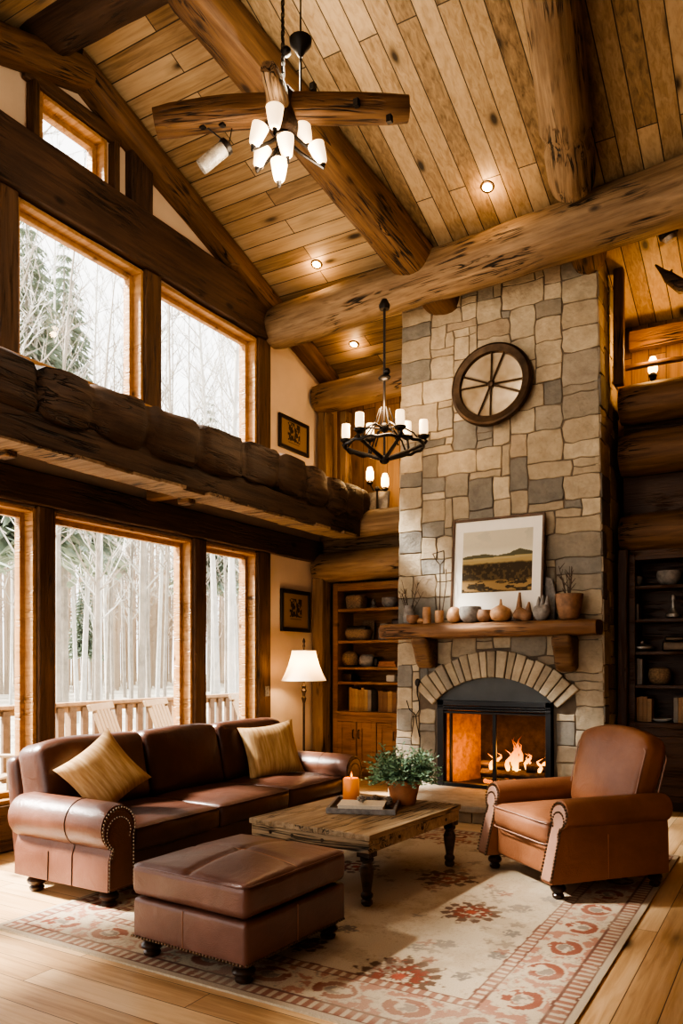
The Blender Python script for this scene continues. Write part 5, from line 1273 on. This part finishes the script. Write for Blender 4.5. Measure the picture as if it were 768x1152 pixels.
def tree_mesh(h, seed, r0=.14, branches=22, low=.25):
    rr = random.Random(seed); mb = MB(); n = 9; pts = []
    ang = rr.uniform(0, 6.3); lean = rr.uniform(0, .06) * h
    for i in range(n + 1):
        u = i / n; pts.append(Vector((lean * u * u * math.cos(ang) + .12 * math.sin(u * 5 + seed), lean * u * u * math.sin(ang) + .12 * math.cos(u * 4 + seed), h * u)))
    mb.tube(pts, [r0 * (1 - .93 * i / n) for i in range(n + 1)], 7)
    def P(u): k = min(n - 1, int(u * n)); return pts[k].lerp(pts[k + 1], u * n - k)
    for b in range(branches):
        u = rr.uniform(low, .97); a_ = rr.uniform(0, 2 * PI); L = h * rr.uniform(.06, .15) * (1.15 - u * .75); p0 = P(u); up = rr.uniform(.8, 1.9)
        d = Vector((math.cos(a_), math.sin(a_), up)).normalized(); rb = r0 * (1 - .9 * u) * .38 + .006
        p1 = p0 + d * L * .5; p2 = p0 + d * L + Vector((0, 0, L * .18)); mb.tube([p0, p1, p2], [rb, rb * .65, .006], 4, False)
        for k in range(6):
            f = rr.uniform(.25, 1); q = p0.lerp(p2, f); c_ = rr.uniform(0, 6.3); dd = (d + Vector((math.cos(c_), math.sin(c_), rr.uniform(-.1, .7))) * .9).normalized(); l2 = L * rr.uniform(.2, .5)
            q2 = q + dd * l2; mb.tube([q, q2], [rb * .38 + .003, .004], 3, False)
            for w in range(2):
                e_ = rr.uniform(0, 6.3); q3 = q.lerp(q2, rr.uniform(.3, .9)); mb.tube([q3, q3 + (dd + Vector((math.cos(e_), math.sin(e_), .3)) * .8).normalized() * l2 * .5], [.006, .003], 3, False)
    return mb
BL = 'pale bare birch tree in the misty forest beyond the deck'
protos = []
for i in range(6):
    o = tree_mesh(15 + 1.5 * i, i + 1, .085 + .012 * (i % 3), 30, .28 + .05 * (i % 3)).build('birch_tree', M['bark'] if i % 2 == 0 else M['bark2'], smooth=80); protos.append(o)
rr = random.Random(12); cnt = 0; used = set(); pts_ = []
while cnt < 120:
    dd = rr.uniform(13, 44); ratio = rr.uniform(.45, 1.75); x, y = -dd, dd * ratio
    if any((x - a_) ** 2 + (y - b_) ** 2 < 1.6 for a_, b_ in pts_): continue
    pts_.append((x, y)); k = rr.randrange(6)
    o = protos[k] if k not in used else protos[k].copy()
    if k in used: COL.objects.link(o)
    used.add(k); o.location = (x, y, -1.15 + (dd - 9) * .0123); o.rotation_euler = (0, 0, rr.uniform(0, 6.3)); s = rr.uniform(.8, 1.2); o.scale = (s, s, s * rr.uniform(.9, 1.1)); tag(o, BL, 'tree', 'bare birches beyond the deck'); cnt += 1
for k in range(6):
    if k not in used: bpy.data.objects.remove(protos[k])
def spruce(h, seed):
    rr = random.Random(seed); mb = MB(); n = 26
    for i in range(n):
        u = i / n; z = h * (.38 + .62 * u); L = h * .14 * (1 - u) ** .85 + .12; m = 19
        for k in range(m):
            a_ = 2 * PI * (k + rr.uniform(0, 1)) / m; d = Vector((math.cos(a_), math.sin(a_), 0)); l = L * rr.uniform(.7, 1.1); s = Vector((-d.y, d.x, 0)) * l * .09
            p0 = Vector((0, 0, z)); p1 = p0 + d * l * .6 + Vector((0, 0, -l * .12)); p2 = p0 + d * l + Vector((0, 0, -l * .42))
            mb.add([p0, p1 + s, p2, p1 - s], [(0, 1, 2), (0, 2, 3)])
            for w in range(7):
                f = rr.uniform(.2, .97); q = p0.lerp(p2, f); t_ = (d * .6 + s.normalized() * rr.choice((-1, 1)) + Vector((0, 0, -.5))).normalized() * l * .28; sd = Vector((0, 0, 1)).cross(t_).normalized() * l * .05
                mb.add([q, q + t_ * .5 + sd, q + t_, q + t_ * .5 - sd], [(0, 1, 2, 3)])
    return mb
def make_spruce(h, seed, loc, label):
    t = thing('spruce_tree', label, 'tree', loc); spruce(h, seed).build('needles', M['spruce'], t, smooth=0)
    mb = MB(); mb.tube([(0, 0, 0), (0, 0, h * .97)], [.2, .02], 8); mb.build('trunk', M['bark2'], t)
for px, py, dist, sd, lb in ((72, 262, 26, 1, 'tall pale green spruce filling the left part of the upper window'), (235, 400, 40, 2, 'hazy spruce in the middle of the upper window nearer the fireplace'), (30, 215, 20, 3, 'tall spruce cut by the first upper window post'), (95, 640, 38, 4, 'dim spruce at the left side of the wide lower window')):
    d = ray(px, py); t_ = dist / -d.x; p = at(px, py, t_); make_spruce(min(24, p.z + 1.0), sd, (p.x, p.y, -1.0), lb)
# far woods: too many trunks to count
mb = MB(); rr = random.Random(77)
for i in range(900):
    dd = rr.uniform(46, 70); y = dd * rr.uniform(.3, 1.9); h = rr.uniform(13, 22); r0 = rr.uniform(.08, .2); x = -dd
    lx, ly = rr.uniform(-.8, .8), rr.uniform(-.8, .8); mb.tube([(x, y, -.8), (x + lx * .3, y + ly * .3, h * .5), (x + lx, y + ly, h)], [r0, r0 * .7, .02], 4, False)
    for k in range(9):
        u = rr.uniform(.2, .95); a_ = rr.uniform(0, 6.3); L = rr.uniform(1, 3) * (1.1 - u * .6); q = Vector((x + lx * u, y + ly * u, h * u)); mb.tube([q, q + Vector((math.cos(a_), math.sin(a_), .8)) * L], [.05, .012], 3, False)
tag(mb.build('distant_woods', M['bark3'], smooth=80), 'hazy mass of far tree trunks closing the forest', 'forest', kind='stuff')

# ------------------------------------------------------------------ light
w = bpy.data.worlds.new('overcast'); scene.world = w; w.use_nodes = True; nt = w.node_tree; nt.nodes.clear()
bg = nt.nodes.new('ShaderNodeBackground'); bg.inputs[0].default_value = (1.0, .985, .955, 1); bg.inputs[1].default_value = 3.1
wo = nt.nodes.new('ShaderNodeOutputWorld'); nt.links.new(bg.outputs[0], wo.inputs[0])
def light(name, typ, loc, energy, col=(1, .7, .42), size=.1, rot=None, **kw):
    l = bpy.data.lights.new(name, typ); l.energy = energy; l.color = col
    if typ == 'POINT' or typ == 'SPOT': l.shadow_soft_size = size
    for k, v in kw.items(): setattr(l, k, v)
    o = bpy.data.objects.new(name, l); COL.objects.link(o); o.location = loc
    if rot is not None: o.rotation_euler = rot
    return o
def portal(loc, sx, sy, rot):
    o = light('window_portal', 'AREA', loc, 1, (1, 1, 1), rot=rot, shape='RECTANGLE', size=sx, size_y=sy) if False else None
    l = bpy.data.lights.new('window_portal', 'AREA'); l.shape = 'RECTANGLE'; l.size = sx; l.size_y = sy; l.cycles.is_portal = True
    o = bpy.data.objects.new('window_portal', l); COL.objects.link(o); o.location = loc; o.rotation_euler = rot
for (a_, b_), (z0, z1) in [(q, LZ) for q in LOW] + [(q, UZ) for q in UPP]: portal((WX - .22, (a_ + b_) / 2, (z0 + z1) / 2), z1 - z0, b_ - a_, (0, R(-90), 0))
for x0, x1, z0, z1 in ((-5.2, -3.0, .2, 4.3), (-2.8, -.5, .2, 4.3)): portal(((x0 + x1) / 2, YF - .22, (z0 + z1) / 2), x1 - x0, z1 - z0, (R(90), 0, 0))
sun = light('sun', 'SUN', (-20, 0, 20), 26.0, (1, .95, .86)); sun.data.angle = R(9); sun.rotation_euler = (Vector((.80, .42, -.95))).to_track_quat('-Z', 'Y').to_euler()
light('chandelier_lamp', 'POINT', hubp + Vector((.05, -.1, -.55)), 62, (1, .84, .64), size=.18)
light('chandelier_lamp', 'POINT', hubp + Vector((.0, .15, .35)), 50, (1, .86, .66), size=.15)
light('iron_chandelier_lamp', 'POINT', (chp.x, chp.y - .05, 4.12), 45, size=.15)
for px, py in ((548, 210), (356, 297), (398, 387)):
    d = ray(px, py); t = (8.38 - EYE) / (d.z + .345 * d.y); c = at(px, py, t)
    light('downlight', 'POINT', c + Vector((0, -.03, -.10)), 5, (1, .6, .28), .04)
light('floor_lamp_bulb', 'POINT', (-5.02, 7.62, 1.46), 22, size=.05)
light('fire_glow', 'POINT', (-2.6, 8.0, .55), 9, (1, .42, .10), .10)
light('fire_glow', 'POINT', (-2.95, 7.98, .45), 8, (1, .40, .10), .08)
q = on(424, 575, 1, 8.62); light('loft_lamp', 'POINT', (q.x, 8.45, 3.95), 16, (1, .62, .28), .06)
q = on(730, 400, 1, 8.62); light('loft_lamp', 'POINT', (q.x + .02, 8.55, 4.75), 18, (1, .55, .20), .06)
light('loft_lamp', 'POINT', (-.70, 8.45, 4.85), 9, (1, .50, .16), .06)
light('candle_glow', 'POINT', cp + Vector((0, 0, .23)), .8, (1, .5, .15), .02)

# ------------------------------------------------------------------ camera
cam = bpy.data.cameras.new('camera'); co = bpy.data.objects.new('camera', cam); COL.objects.link(co)
cam.sensor_fit = 'VERTICAL'; cam.sensor_height = 36; cam.lens = F * 36 / 1152
cam.shift_y = (CY - 576) / 1152
cam.clip_start = .05; cam.clip_end = 300
co.location = (0, 0, EYE); co.rotation_euler = (R(90), 0, TH)
scene.camera = co
scene.view_settings.view_transform = 'AgX'
scene.view_settings.look = 'AgX - High Contrast'
scene.view_settings.exposure = 0.15
scene.cycles.use_denoising = True
scene.cycles.max_bounces = 10; scene.cycles.diffuse_bounces = 6; scene.cycles.transparent_max_bounces = 12
scene.cycles.sample_clamp_indirect = 6
